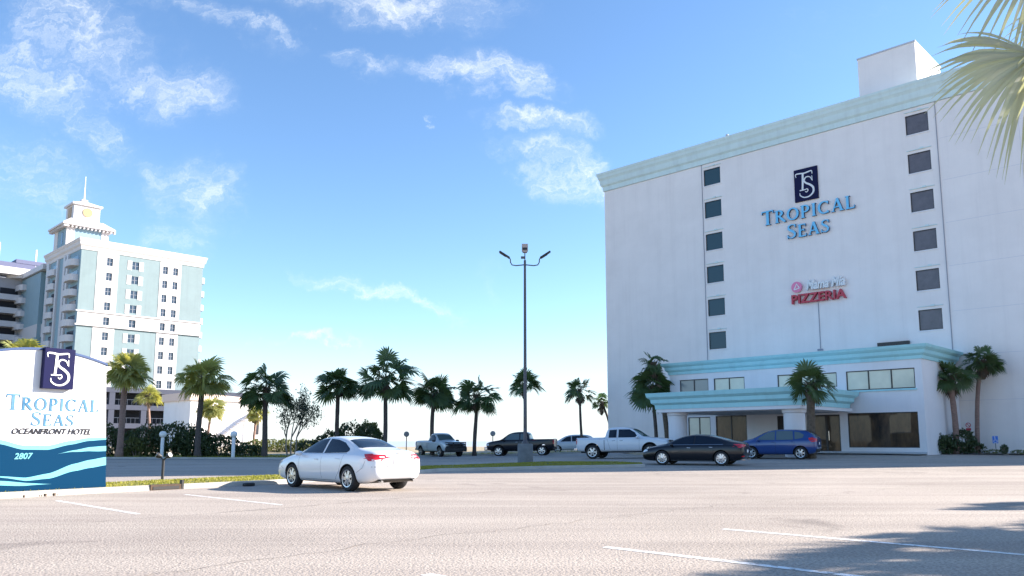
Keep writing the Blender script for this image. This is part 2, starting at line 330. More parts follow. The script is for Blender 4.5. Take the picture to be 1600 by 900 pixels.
def ground_mat(name, kind):
    m = bpy.data.materials.new(name); m.use_nodes = True; t = m.node_tree; p = t.nodes['Principled BSDF']; p.inputs['Roughness'].default_value = .9
    c = N(t, 'ShaderNodeTexCoord'); O_ = c.outputs['Object']
    def nz(scale, det=6, rough=.6, st=(1, 1, 1), rot=0, dist=0):
        mp = N(t, 'ShaderNodeMapping'); t.links.new(O_, mp.inputs[0]); mp.inputs['Scale'].default_value = st; mp.inputs['Rotation'].default_value = (0, 0, R(rot))
        n = N(t, 'ShaderNodeTexNoise'); t.links.new(mp.outputs[0], n.inputs['Vector']); n.inputs['Scale'].default_value = scale; n.inputs['Detail'].default_value = det; n.inputs['Roughness'].default_value = rough; n.inputs['Distortion'].default_value = dist
        return n.outputs['Fac']
    def ramp(fac, stops):
        r = N(t, 'ShaderNodeValToRGB'); t.links.new(fac, r.inputs[0]); e = r.color_ramp.elements
        while len(e) < len(stops): e.new(.5)
        for el, (q, cc) in zip(e, stops): el.position = q; el.color = (*cc, 1)
        return r.outputs[0]
    def mix(a, b, fac, mode='MIX'):
        x = N(t, 'ShaderNodeMix', data_type='RGBA', blend_type=mode)
        for key, v in (('A', a), ('B', b)):
            if isinstance(v, tuple): x.inputs[key].default_value = (*v, 1)
            else: t.links.new(v, x.inputs[key])
        if isinstance(fac, float): x.inputs['Factor'].default_value = fac
        else: t.links.new(fac, x.inputs['Factor'])
        return x.outputs['Result']
    if kind == 'asphalt':
        big = nz(.16, 5, .6, (1, 1, 1), 0, .5)
        base = ramp(big, [(.3, (.37, .32, .275)), (.7, (.47, .41, .355))])
        # agglomerate of pale stones in a darker binder
        sp = nz(26, 3, .75); spr = ramp(sp, [(.30, (.45, .43, .42)), (.50, (1, 1, 1)), (.72, (1.45, 1.43, 1.40))])
        colr = mix(base, spr, 1.0, 'MULTIPLY')
        vo = N(t, 'ShaderNodeTexVoronoi'); t.links.new(O_, vo.inputs['Vector']); vo.inputs['Scale'].default_value = 38
        vr = ramp(vo.outputs['Distance'], [(.12, (1.35, 1.33, 1.3)), (.32, (.95, .95, .95)), (.7, (.72, .71, .7))])
        colr = mix(colr, vr, .5, 'MULTIPLY')
        # wheel-worn lanes and patches run along the aisles
        st = nz(.55, 4, .6, (.12, 1.6, 1), -45, .3); colr = mix(colr, ramp(st, [(.38, (.86, .85, .85)), (.62, (1.07, 1.07, 1.06))]), .9, 'MULTIPLY')
        oil = nz(.42, 3, .5, (1, 1, 1), 20, 1.2); colr = mix(colr, ramp(oil, [(.25, (.55, .54, .55)), (.33, (1, 1, 1))]), .8, 'MULTIPLY')
        t.links.new(colr, p.inputs['Base Color'])
        b = N(t, 'ShaderNodeBump'); b.inputs['Strength'].default_value = .55; b.inputs['Distance'].default_value = .012; t.links.new(vo.outputs['Distance'], b.inputs['Height']); b.invert = True
        t.links.new(b.outputs[0], p.inputs['Normal'])
    elif kind == 'road':
        base = ramp(nz(.3, 5), [(.3, (.30, .28, .26)), (.7, (.36, .34, .32))])
        colr = mix(base, ramp(nz(18, 3), [(.3, (.7, .7, .7)), (.7, (1.25, 1.25, 1.25))]), .8, 'MULTIPLY'); t.links.new(colr, p.inputs['Base Color'])
    elif kind == 'grass':
        base = ramp(nz(.8, 6), [(.3, (.13, .15, .03)), (.5, (.22, .21, .04)), (.72, (.34, .29, .07))])
        colr = mix(base, ramp(nz(9, 4, .7), [(.3, (.55, .6, .5)), (.7, (1.3, 1.25, 1.1))]), .9, 'MULTIPLY'); t.links.new(colr, p.inputs['Base Color'])
        b = N(t, 'ShaderNodeBump'); b.inputs['Strength'].default_value = .9; b.inputs['Distance'].default_value = .06; t.links.new(nz(22, 4), b.inputs['Height']); t.links.new(b.outputs[0], p.inputs['Normal'])
    elif kind == 'sand':
        base = ramp(nz(.15, 5), [(.35, (.42, .33, .22)), (.6, (.52, .43, .31))])
        colr = mix(base, ramp(nz(1.6, 5, .7), [(.42, (1, 1, 1)), (.58, (.42, .48, .26))]), .55, 'MULTIPLY'); t.links.new(colr, p.inputs['Base Color'])
    elif kind == 'paint':
        base = ramp(nz(3.5, 6, .7), [(.36, (.62, .60, .58)), (.52, (.86, .86, .85))]); t.links.new(base, p.inputs['Base Color'])
        # worn through: flakes of paint gone
        tr = N(t, 'ShaderNodeBsdfTransparent'); ms = N(t, 'ShaderNodeMixShader'); out = t.nodes['Material Output']
        w = N(t, 'ShaderNodeMapRange'); t.links.new(nz(9, 6, .75), w.inputs[0]); w.inputs[1].default_value = .38; w.inputs[2].default_value = .47; w.inputs[3].default_value = .10; w.inputs[4].default_value = 1.0
        t.links.new(w.outputs[0], ms.inputs[0]); t.links.new(tr.outputs[0], ms.inputs[1]); t.links.new(p.outputs[0], ms.inputs[2]); t.links.new(ms.outputs[0], out.inputs[0])
    elif kind == 'sea':
        p.inputs['Base Color'].default_value = (.42, .47, .50, 1); p.inputs['Roughness'].default_value = .5  # pale base colour stands in for the bright sky mirrored at grazing angles
        b = N(t, 'ShaderNodeBump'); b.inputs['Strength'].default_value = .4; b.inputs['Distance'].default_value = .3; t.links.new(nz(.4, 4), b.inputs['Height']); t.links.new(b.outputs[0], p.inputs['Normal'])
    return m
for k in ('asphalt', 'road', 'grass', 'sand', 'paint', 'sea'): M['g_' + k] = ground_mat('ground_' + k, k)

# ------------------------------------------------------------------ the ground
def sheet(name, xs, ys, zf, m):
    b = MB(); nx, ny = len(xs), len(ys)
    vs = [(x, y, zf(x, y)) for y in ys for x in xs]
    fs = [(j * nx + i, j * nx + i + 1, (j + 1) * nx + i + 1, (j + 1) * nx + i) for j in range(ny - 1) for i in range(nx - 1)]
    b.add(vs, fs); o = b.build(name, m, smooth='all', recalc=False); tag(o, kind='structure'); return o
def rng(a, b, s):
    n = max(1, int(round((b - a) / s))); return [a + (b - a) * i / n for i in range(n + 1)]
GX = [-6000, -2000, -600, -250] + rng(-150, 90, 5) + [150, 300, 900, 3000, 6000]
GY = [-900, -200, -60] + rng(-30, 24, 9) + rng(26, 62, 2) + rng(66, 180, 4) + [200, 240, 400, 900, 2500, 6000]
sheet('ground', GX, GY, lambda x, y: (dune(x, y) if y < 180 else -1.9) - .05, M['g_sand'])
sheet('sea', [-6200, -400, -100, 100, 400, 6200], [172, 260, 600, 2000, 6300], lambda x, y: -1.25, M['g_sea'])
# near parking lot and access road: one tarmac sheet
sheet('parking_lot', rng(-80, 80, 2), rng(-30, 24, 6) + rng(26, 58, 2), lambda x, y: gz(x, y), M['g_asphalt'])
def strip(name, near, far, m, zoff, acr=4, zf=gz, kind='structure', wob=0, build=True):
    "ground strip between two polylines with the same number of points"
    b = MB(); n = 0; rows = []
    for i in range(len(near) - 1):
        L = (Vector(near[i + 1]) - Vector(near[i])).length; k = max(1, int(L / 1.5))
        for j in range(k + (1 if i == len(near) - 2 else 0)):
            t = j / k
            rows.append((Vector(near[i]).lerp(Vector(near[i + 1]), t), Vector(far[i]).lerp(Vector(far[i + 1]), t)))
    vs = []
    for q, (a, c) in enumerate(rows):
        for j in range(acr + 1):
            p = a.lerp(c, j / acr)
            if wob and j == acr: p += (c - a).normalized() * wob * noise.noise(Vector((q * .3, 0, 5)))
            vs.append((p.x, p.y, zf(p.x, p.y) + (zoff(j / acr) if callable(zoff) else zoff)))
    w = acr + 1
    fs = [(i * w + j, i * w + j + 1, (i + 1) * w + j + 1, (i + 1) * w + j) for i in range(len(rows) - 1) for j in range(acr)]
    b.add(vs, fs); o = b.build(name, m, recalc=False, smooth='all'); tag(o, kind=kind); return o, rows
VERGE_N = [(-17.5, 9.5), (-12.2, 16.9), (-10.15, 20.1), (-7.0, 24.2), (-4.6, 29.2), (-3.1, 33.6), (1.6, 36.2), (5.2, 37.0), (6.1, 37.6)]
VERGE_F = [(-23.5, 13.5), (-15.3, 20.3), (-11.9, 24.0), (-8.4, 29.6), (-6.0, 34.5), (-4.1, 39.2), (1.8, 44.2), (5.4, 42.4), (6.3, 39.6)]
verge, vrows = strip('grass_verge', VERGE_N, VERGE_F, M['g_grass'], lambda t: .11 + .05 * math.sin(math.pi * t) - .08 * t)
LAWN_N = [(-80, 62), (-40, 59.0), (-26, 57.6), (-16, 56.0), (-9.5, 61), (-6.0, 66.0), (0, 68.2), (6, 70.5), (9, 72)]
LAWN_F = [(-84, 82), (-42, 75), (-30, 70), (-18, 66), (-11, 66), (-6.5, 70), (0, 72.5), (7, 74), (10, 76)]
lawn, lrows = strip('lawn', LAWN_N, LAWN_F, M['g_grass'], .10, zf=lambda x, y: gz(x, y))
# road beyond the verge, seen as smoother grey tarmac
strip('access_road', [(-80, 59.5), (-40, 56.8), (-26, 55.4), (-16, 54), (-9, 58.5), (-5, 63.5), (4, 66.5), (10, 67)], [(-80, 61.9), (-40, 58.9), (-26, 57.5), (-16, 55.9), (-9.4, 60.9), (-5.9, 65.9), (4, 69.6), (10, 70.5)], M['g_road'], .012)
strip('beach_access_road', [(-9.4, 57.5), (-5, 57.5), (4, 57.5), (9, 57.5)], [(-9.0, 60.5), (-5, 66), (4, 69.6), (9, 71.5)], M['g_road'], .008)

def kerb(name, pts, h=.13, w=.16, m='concrete', joints=True):
    b = MB(); P = [Vector((*p, 0)) for p in pts]; rows = []
    for i in range(len(P) - 1):
        L = (P[i + 1] - P[i]).length; k = max(1, int(L / 1.0))
        for j in range(k + (1 if i == len(P) - 2 else 0)): rows.append(P[i].lerp(P[i + 1], j / k))
    vs = []; fs = []; n = len(rows)
    for i, p in enumerate(rows):
        d = (rows[min(i + 1, n - 1)] - rows[max(i - 1, 0)]).normalized(); s = Vector((d.y, -d.x, 0)); z = gz(p.x, p.y)
        for (o_, zz) in ((w, -.02), (w - .02, h - .03), (w - .05, h), (-.02, h), (-.02, -.02)): vs.append(p + s * o_ + Vector((0, 0, z + zz)))
    for i in range(n - 1):
        for k in range(4): fs.append((i * 5 + k, i * 5 + k + 1, (i + 1) * 5 + k + 1, (i + 1) * 5 + k))
    fs.append((0, 1, 2, 3, 4)); fs.append(tuple((n - 1) * 5 + k for k in range(5)))
    b.add(vs, fs); o = b.build(name, M[m], recalc=True, smooth=35); tag(o, kind='structure'); return o
kerb('verge_kerb', VERGE_N)
kerb('verge_kerb', VERGE_F[::-1], .035)
kerb('lawn_kerb', LAWN_N)

# grass blades on the verge and lawn
def blades(name, rows, count, h, m, lim=None):
    rnd = random.Random(3); b = MB(); vs = []; fs = []
    segs = [(rows[i], rows[i + 1]) for i in range(len(rows) - 1)]
    wts = [((a[1] - a[0]).length * (c[0] - a[0]).length) for a, c in segs]
    for _ in range(count):
        (a, c) = rnd.choices(segs, wts)[0]; t = rnd.random(); s = rnd.uniform(.015, 1)
        p = a[0].lerp(c[0], t).lerp(a[1].lerp(c[1], t), s)
        if noise.noise(Vector((p.x * .9, p.y * .9, 0))) < -.25 and rnd.random() < .7: continue
        z = gz(p.x, p.y) + (.105 + .05 * math.sin(math.pi * s) - .08 * s if 'verge' in name else .10); k = rnd.uniform(.5, 1.3) * h; an = rnd.uniform(0, 6.28); w = .012 + .012 * rnd.random()
        dx, dy = math.cos(an) * w, math.sin(an) * w; lx, ly = rnd.uniform(-.5, .5) * k, rnd.uniform(-.5, .5) * k
        i = len(vs); vs += [(p.x - dx, p.y - dy, z), (p.x + dx, p.y + dy, z), (p.x + lx, p.y + ly, z + k)]; fs.append((i, i + 1, i + 2))
    b.add(vs, fs); o = b.build(name, m, recalc=False); tag(o, kind='stuff'); return o
o = blades('verge_grass', vrows, 34000, .05, M['grass_blade']); tag(o, 'short yellow green grass growing on the kerbed verge', 'grass')
o = blades('lawn_grass', lrows, 16000, .14, M['grass_blade']); tag(o, 'shaded grass strip under the far row of palms', 'grass')

# painted bay lines (about 4 mm above the tarmac)
def paint_line(x0, y0, x1, y1, w=.13):
    b = MB(); a = Vector((x0, y0, 0)); c = Vector((x1, y1, 0)); d = (c - a).normalized(); s = Vector((-d.y, d.x, 0)) * w / 2; n = max(1, int((c - a).length / .5))
    vs = []
    for i in range(n + 1):
        p = a.lerp(c, i / n); q = s * (1 + .12 * noise.noise(Vector((p.x * 3, p.y * 3, 0))))
        for e in (q, -q): vs.append(p + e + Vector((0, 0, gz(p.x, p.y) + .004)))
    b.add(vs, [(2 * i, 2 * i + 1, 2 * i + 3, 2 * i + 2) for i in range(n)])
    o = b.build('parking_line', M['g_paint'], recalc=False); tag(o, kind='structure')
D_ = Vector((.714, -.700)); V_ = Vector((.700, .714))
A0 = Vector((1.12, 9.86))
for k in range(-3, 2):
    p = A0 + V_ * (2.78 * k); q = p + D_ * 5.4; paint_line(p.x, p.y, q.x, q.y)
C0 = Vector((-9.75, 17.38))
for k in range(-1, 2):
    p = C0 + V_ * (2.78 * k); q = p + D_ * 4.5; paint_line(p.x, p.y, q.x, q.y, .10)

# cracks and sealed joints in the tarmac
def crack(pts, w, m, jit=.05, seed=1):
    rnd = random.Random(seed); b = MB(); P = [Vector((*p, 0)) for p in pts]; rows = []
    for i in range(len(P) - 1):
        k = max(2, int((P[i + 1] - P[i]).length / .22))
        for j in range(k): rows.append(P[i].lerp(P[i + 1], j / k) + Vector((rnd.gauss(0, jit), rnd.gauss(0, jit), 0)))
    vs = []; n = len(rows)
    for i, p in enumerate(rows):
        d = (rows[min(i + 1, n - 1)] - rows[max(i - 1, 0)]).normalized(); s = Vector((-d.y, d.x, 0)) * w * rnd.uniform(.3, 1)
        for e in (s, -s): vs.append(p + e + Vector((0, 0, gz(p.x, p.y) + .0045)))
    b.add(vs, [(2 * i, 2 * i + 1, 2 * i + 3, 2 * i + 2) for i in range(n - 1)])
    o = b.build('tarmac_crack', m, recalc=False); tag(o, kind='structure')
M['crack'] = mat('crack_filler', (.33, .285, .25), .95, var=.4, vscale=6)
crack([(-6.9, 12.6), (-5.6, 14.0), (-4.6, 15.2), (-2.2, 18.6), (1.5, 22.5)], .020, M['crack'], .03, 2)
crack([(-4, 7.2), (-1.0, 11.0), (3.5, 15.5), (9, 20.5), (15, 27)], .012, M['crack'], .06, 3)
crack([(-3, 25.0), (4, 28.0), (12, 30.5), (22, 33)], .016, M['crack'], .06, 6)

# ------------------------------------------------------------------ serif lettering and monogram
def stroke(pts, ws):
    "variable width stroke -> polygon strip; pts 2D"
    P = [Vector(p) for p in pts]; n = len(P); L = []; Rr = []
    for i, p in enumerate(P):
        d = (P[min(i + 1, n - 1)] - P[max(i - 1, 0)])
        d = d.normalized() if d.length > 1e-6 else Vector((1, 0)); s = Vector((-d.y, d.x)) * (ws[i] if not isinstance(ws, (int, float)) else ws) / 2
        L.append(p + s); Rr.append(p - s)
    return L, Rr
def arc(cx, cy, rx, ry, a0, a1, wt, wn, n=14):
    pts = []; ws = []
    for i in range(n + 1):
        a = R(a0 + (a1 - a0) * i / n); pts.append((cx + rx * math.cos(a), cy + ry * math.sin(a))); ws.append(wn + (wt - wn) * abs(math.cos(a)) ** 1.3)
    return pts, ws
T_, t_ = .19, .085
def bar(x0, y0, x1, y1, w): return ([(x0, y0), (x1, y1)], w)
def srf(x, y, w=.26): return ([(x - w / 2, y), (x + w / 2, y)], .045)
GLY = {
 'T': (.80, [bar(.40, 0, .40, .97, T_), bar(.03, .95, .77, .95, t_), srf(.40, .02, .34), bar(.05, .98, .02, .78, .05), bar(.75, .98, .78, .78, .05)]),
 'R': (.86, [bar(.20, 0, .20, 1, T_), srf(.20, .02, .32), srf(.16, .98, .24), arc(.34, .75, .25, .22, 90, -90, T_, t_), bar(.22, .97, .36, .97, t_), bar(.22, .53, .36, .53, t_), ([(.36, .53), (.55, .28), (.80, .02)], [T_ * .8, T_, T_ * .9]), srf(.80, .02, .16)]),
 'O': (.98, [arc(.49, .5, .37, .455, 0, 180, T_, t_), arc(.49, .5, .37, .455, 180, 360, T_, t_)]),
 'P': (.74, [bar(.20, 0, .20, 1, T_), srf(.20, .02, .32), srf(.16, .98, .24), arc(.34, .72, .27, .25, 90, -90, T_, t_), bar(.22, .97, .36, .97, t_), bar(.22, .47, .36, .47, t_)]),
 'I': (.42, [bar(.21, 0, .21, 1, T_), srf(.21, .02, .32), srf(.21, .98, .32)]),
 'C': (.88, [arc(.49, .5, .38, .455, 45, 315, T_, t_, 20), bar(.76, .98, .76, .72, .05), bar(.76, .02, .78, .2, .05)]),
 'A': (.92, [bar(.16, .02, .46, 1, t_), bar(.46, 1, .76, .02, T_), bar(.24, .33, .66, .33, t_), srf(.15, .02, .25), srf(.77, .02, .30)]),
 'L': (.70, [bar(.20, 0, .20, 1, T_), srf(.20, .98, .32), bar(.06, .03, .64, .03, t_), bar(.63, 0, .66, .24, .05)]),
 'S': (.66, [([(.57, .80), (.52, .93), (.34, .965), (.15, .88), (.13, .70), (.27, .57), (.44, .46), (.55, .32), (.53, .14), (.36, .03), (.17, .06), (.08, .20)],
              [.05, .07, .07, .12, .16, .17, .17, .16, .12, .07, .07, .05]), bar(.58, .97, .58, .74, .05), bar(.07, .28, .07, .02, .05)]),
 'E': (.70, [bar(.20, 0, .20, 1, T_), srf(.14, .98, .2), srf(.14, .02, .2), bar(.20, .97, .62, .97, t_), bar(.20, .03, .64, .03, t_), bar(.20, .52, .52, .52, t_), bar(.61, 1, .61, .80, .05), bar(.64, 0, .65, .22, .05), bar(.52, .63, .52, .41, .045)]),
}
def draw_strokes(mb, strokes, ox, oz, s, y, depth, mi=0, mis=None, shear=0):
    "strokes drawn in the local xz plane at y, extruded backwards (away from the viewer, +y)"
    for k, (pts, ws) in enumerate(strokes):
        L, Rr = stroke(pts, ws); n = len(L); yy = y - .0008 * (k % 7)
        tr = lambda p, q: (ox + (p.x + shear * p.y) * s, q, oz + p.y * s)
        vs = [tr(p, yy) for p in L] + [tr(p, yy) for p in Rr] + [tr(p, y + depth) for p in L] + [tr(p, y + depth) for p in Rr]
        for i in range(n - 1):
            mb.add([vs[i], vs[i + 1], vs[n + i + 1], vs[n + i]], [(0, 1, 2, 3)], mi)
            side = mi if mis is None else mis
            mb.add([vs[i], vs[i + 1], vs[2 * n + i + 1], vs[2 * n + i]], [(0, 1, 2, 3)], side)
            mb.add([vs[n + i], vs[n + i + 1], vs[3 * n + i + 1], vs[3 * n + i]], [(0, 1, 2, 3)], side)
        side = mi if mis is None else mis
        mb.add([vs[0], vs[n], vs[3 * n], vs[2 * n]], [(0, 1, 2, 3)], side); mb.add([vs[n - 1], vs[2 * n - 1], vs[4 * n - 1], vs[3 * n - 1]], [(0, 1, 2, 3)], side)
def word_width(w, caps=1.25, gap=.06): return sum(GLY[c][0] * (caps if i == 0 else 1) + gap for i, c in enumerate(w)) - gap
def draw_word(mb, w, x0, x1, z, h, y, depth, caps=1.22, mi=0, mis=None):
    "word between x0 and x1, small caps height h, first letter taller; horizontal stretch fits the width"
    W_ = word_width(w, caps) ; sx = (x1 - x0) / W_; x = x0
    for i, c in enumerate(w):
        k = caps if i == 0 else 1; gw, st = GLY[c]
        st2 = [([(p[0] * sx * k / h / 1, p[1] * k) for p in pts], (ws * k if isinstance(ws, (int, float)) else [q * k for q in ws])) for pts, ws in st]
        draw_strokes(mb, st2, x, z, h, y, depth, mi, mis); x += (gw * k + .06) * sx
def smooth_pts(P, W_, k=5):
    out = []; ws = []; n = len(P)
    for i in range(n - 1):
        p0, p1, p2, p3 = [Vector(P[max(0, min(n - 1, j))]) for j in (i - 1, i, i + 1, i + 2)]
        for q in range(k):
            t = q / k; out.append(tuple(.5 * ((2 * p1) + (p2 - p0) * t + (2 * p0 - 5 * p1 + 4 * p2 - p3) * t * t + (3 * p1 - p0 - 3 * p2 + p3) * t ** 3))); ws.append(W_[i] + (W_[i + 1] - W_[i]) * t)
    out.append(tuple(P[-1])); ws.append(W_[-1]); return out, ws
def monogram(mb, cx, cz, h, y, depth):
    "interlaced T and S in a unit box"
    st = [smooth_pts([(-.33, .30), (-.345, .41), (-.22, .42), (-.05, .40), (.10, .42), (.22, .43), (.235, .32)], [.02, .045, .06, .06, .06, .045, .02]),
          ([(-.09, .40), (-.10, .10), (-.12, -.18)], [.085, .085, .075]), srf(-.12, -.185, .20),
          smooth_pts([(.22, .10), (.16, .22), (.03, .25), (-.05, .15), (.0, .05), (.14, -.04), (.25, -.16), (.25, -.32), (.12, -.44), (-.06, -.455), (-.20, -.37), (-.22, -.27)],
           [.025, .04, .05, .06, .075, .085, .085, .075, .06, .05, .045, .02]), ([(.225, .26), (.235, .08)], .025),
          smooth_pts([(-.02, -.19), (.04, -.17), (.07, -.23), (.02, -.28), (-.03, -.25)], [.03, .04, .04, .04, .03])]
    st = [(p, [q * .78 for q in (w if isinstance(w, list) else [w] * len(p))]) for p, w in st]
    draw_strokes(mb, st, cx, cz, h, y, depth)
def text_mesh(name, body, size, m, parent, loc, depth=.02, shear=0, off=0, width=None, rx=90):
    cu = bpy.data.curves.new('text', 'FONT'); cu.body = body; cu.size = size; cu.extrude = depth / 2; cu.shear = shear; cu.offset = off; cu.align_x = 'CENTER'; cu.resolution_u = 3
    to = bpy.data.objects.new('text', cu); COL.objects.link(to)
    dg = bpy.context.evaluated_depsgraph_get(); me = bpy.data.meshes.new_from_object(to.evaluated_get(dg))
    bpy.data.objects.remove(to); bpy.data.curves.remove(cu)
    xs = [v.co.x for v in me.vertices]; k = 1 if not width else width / (max(xs) - min(xs))
    for v in me.vertices: v.co = Vector((v.co.x * k, -v.co.z, v.co.y))
    me.materials.clear(); me.materials.append(m)
    o = bpy.data.objects.new(name, me); COL.objects.link(o); o.parent = parent; o.location = loc; return o

# ------------------------------------------------------------------ the hotel on the right
OX, OY = 17.06, 65.0
RZ_H = math.atan2(-.700, .714)
H = thing('hotel_building', 'tall pale stucco hotel slab with aqua cornice and two columns of windows', 'hotel', (OX, OY, 0), RZ_H)
ZT = 26.4
xl, xr = -11.6, 34.9
fl_z = [24.07 - 2.78 * i for i in range(6)]     # tops of the six window rows, both columns
ops = []
for z in [v for v in (24.2, 21.37, 18.57, 15.78, 12.98, 10.2)]:
    ops.append((-0.95, 0.62, z - 1.42, z)); ops.append((15.36, 16.86, z - 1.42, z))
b = MB()
b.wall((xl, 0, 0), (1, 0, 0), (0, -1, 0), xr - xl, 0, 24.7, [(a - xl, c - xl, d, e) for a, c, d, e in ops], .16)
b.quad((xl, 0, 0), (xl, 18, 0), (xl, 18, 24.7), (xl, 0, 24.7)); b.quad((xr, 0, 0), (xr, 18, 0), (xr, 18, 24.7), (xr, 0, 24.7))
b.quad((xl, 18, 0), (xr, 18, 0), (xr, 18, 24.7), (xl, 18, 24.7)); b.quad((xl, 0, 24.69), (xr, 0, 24.69), (xr, 18, 24.69), (xl, 18, 24.69))
b.build('wall', M['stucco'], H)
b = MB()   # stepped cornice
cornice_loop(b, xl, xr, 0, 18, [(.02, 24.72), (.10, 24.72), (.12, 25.12), (.26, 25.26), (.28, 25.32), (.32, 25.70), (.40, 25.88), (.43, 25.92), (.47, 26.12), (.54, 26.26), (.56, 26.42)])
b.build('cornice', M['aqua_pale'], H, smooth=15)
b = MB()   # oceanward fin and balcony ends seen past the far corner
b.box(xl - .45, xl - .003, 2.2, 17, 0, 22.6)
b.build('balcony_fin', M['stucco'], H)
b = MB(); b.box(xl - .30, xl - .003, .9, 2.1, 22.7, 24.3); b.build('balcony_screen', M['aqua'], H)
for (a, c, z0, z1) in ops:
    gm = M['glass_dark'] if a < 5 else M['glass_taupe']
    w = MB(); w.box(a + .05, c - .05, .10, .13, z0 + .05, z1 - .05); wo_ = w.build('window', gm, H)
    w = MB()
    for q in ((a, a + .05, z0, z1), (c - .05, c, z0, z1), (a + .05, c - .05, z0, z0 + .05), (a + .05, c - .05, z1 - .05, z1)): w.box(q[0] + .002, q[1] - .002, .06, .15, q[2] + .002, q[3] - .002)
    w.build('frame', M['frame_dark'], wo_)
    w = MB(); w.box(a - .05, c + .05, -.05, .0, z0 - .09, z0 - .012); w.build('sill', M['stucco_white'], wo_)
    w = MB(); w.box(a - .02, c + .10, -.07, -.003, z1 + .20, z1 + .245); w.box((a + c) / 2 + .1, (a + c) / 2 + .34, -.13, -.071, z1 + .18, z1 + .30); w.build('drip_rail', M['aqua_pale'], wo_)
for x, z0, z1 in ((-1.12, 7.3, 24.7), (17.35, 7.3, 24.7), (8.42, 8.1, 11.6)):
    b = MB(); b.tube([(x, -.03, z0), (x, -.03, z1)], .028, 6); b.build('downpipe', M['line'], H)
b = MB(); b.box(8.2, 8.6, -.10, -.004, 7.95, 8.08); b.build('junction_box', M['line'], H)
b = MB()   # panel joints of the blank lower wall
for z in (3.9, 6.9, 9.9, 13.0, 16.0, 19.0, 22.0): b.box(17.5, xr, -.006, .0, z, z + .022)
for x in (22.2, 27, 32): b.box(x, x + .022, -.0075, .0, 0, 24.6)
b.box(18.2, xr, -.05, -.001, .5, .56)
b.build('panel_joint', mat('joint_pale', (.66, .64, .68), .9), H)
b = MB(); b.box(11.9, 16.0, 1.2, 7.0, 24.7, 30.1); b.build('penthouse', M['stucco'], H)
b = MB(); b.box(11.85, 16.05, 1.15, 7.05, 30.1, 30.22); b.build('penthouse_cap', M['soffit'], H)
b = MB(); b.tube([(1.3, .2, 26.4), (1.3, .2, 26.75)], .05, 6); b.box(1.2, 1.4, .1, .3, 26.75, 26.85); b.build('roof_vent', M['line'], H)
b = MB(); b.box(12.6, 14.7, -.25, -.004, 7.9, 8.15); [b.box(12.6 + .2 * i, 12.62 + .2 * i, -.27, -.251, 7.9, 8.15) for i in range(11)]; b.build('wall_vent', M['frame_dark'], H)

# front block with the restaurant windows
AL = -7.0
gA = .44
b = MB()
up = [(.57, 2.98, 4.55, 5.78), (3.43, 5.85, 4.60, 5.75), (8.3, 9.85, 4.75, 5.72), (9.95, 12.35, 4.75, 5.68), (12.95, 17.08, 4.45, 5.68)]
lo = [(12.9, 17.1, .86, 3.02), (10.6, 12.4, .48, 2.96), (1.2, 3.05, .9, 3.0), (3.48, 5.9, .6, 3.05), (8.15, 8.95, .46, 2.95)]
b.wall((-.3, AL, 0), (1, 0, 0), (0, -1, 0), 17.8, .2, 6.2, [(a + .3, c + .3, d, e) for a, c, d, e in up + lo], .14)
b.quad((-.3, AL, .0), (-.3, -.003, .0), (-.3, -.003, 6.2), (-.3, AL, 6.2)); b.quad((17.5, AL, .0), (17.5, -.003, .0), (17.5, -.003, 6.2), (17.5, AL, 6.2))
b.quad((-.3, AL, 6.6), (17.5, AL, 6.6), (17.5, -.003, 6.6), (-.3, -.003, 6.6))
b.build('front_block_wall', M['stucco_white'], H)
b = MB()
cornice_loop(b, -.3, 17.5, AL, -.56, [(.02, 6.2), (.08, 6.2), (.10, 6.40), (.22, 6.50), (.25, 6.54), (.28, 6.74), (.42, 6.86), (.45, 6.90), (.50, 7.06)])
b.build('front_block_cornice', M['aqua'], H, smooth=15)
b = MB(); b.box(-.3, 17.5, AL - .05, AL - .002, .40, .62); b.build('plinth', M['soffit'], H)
b = MB(); b.box(12.85, 17.15, AL - .10, AL - .002, 4.34, 4.44); b.build('sill_band', M['aqua'], H)
def glazed(o, n, gm, sills=True):
    a, c, z0, z1 = o
    w = MB(); w.box(a + .04, c - .04, AL + .085, AL + .11, z0 + .04, z1 - .04); g = w.build('window', gm, H)
    w = MB()
    for q in ((a, a + .06, z0, z1), (c - .06, c, z0, z1), (a + .06, c - .06, z0, z0 + .06), (a + .06, c - .06, z1 - .06, z1)): w.box(q[0] + .002, q[1] - .002, AL + .04, AL + .13, q[2] + .002, q[3] - .002)
    for i in range(1, n): x = a + (c - a) * i / n; w.box(x - .035, x + .035, AL + .045, AL + .084, z0 + .06, z1 - .06)
    w.build('frame', M['frame_dark'], g)
glazed(up[0], 2, M['glass_grey']); glazed(up[1], 2, M['glass_cream']); glazed(up[2], 1, M['glass_cream']); glazed(up[3], 2, M['glass_cream']); glazed(up[4], 3, M['glass_cream'])
glazed(lo[0], 1, M['glass_lobby']); glazed(lo[2], 2, M['glass_cream']); glazed(lo[3], 2, M['glass_lobby'])
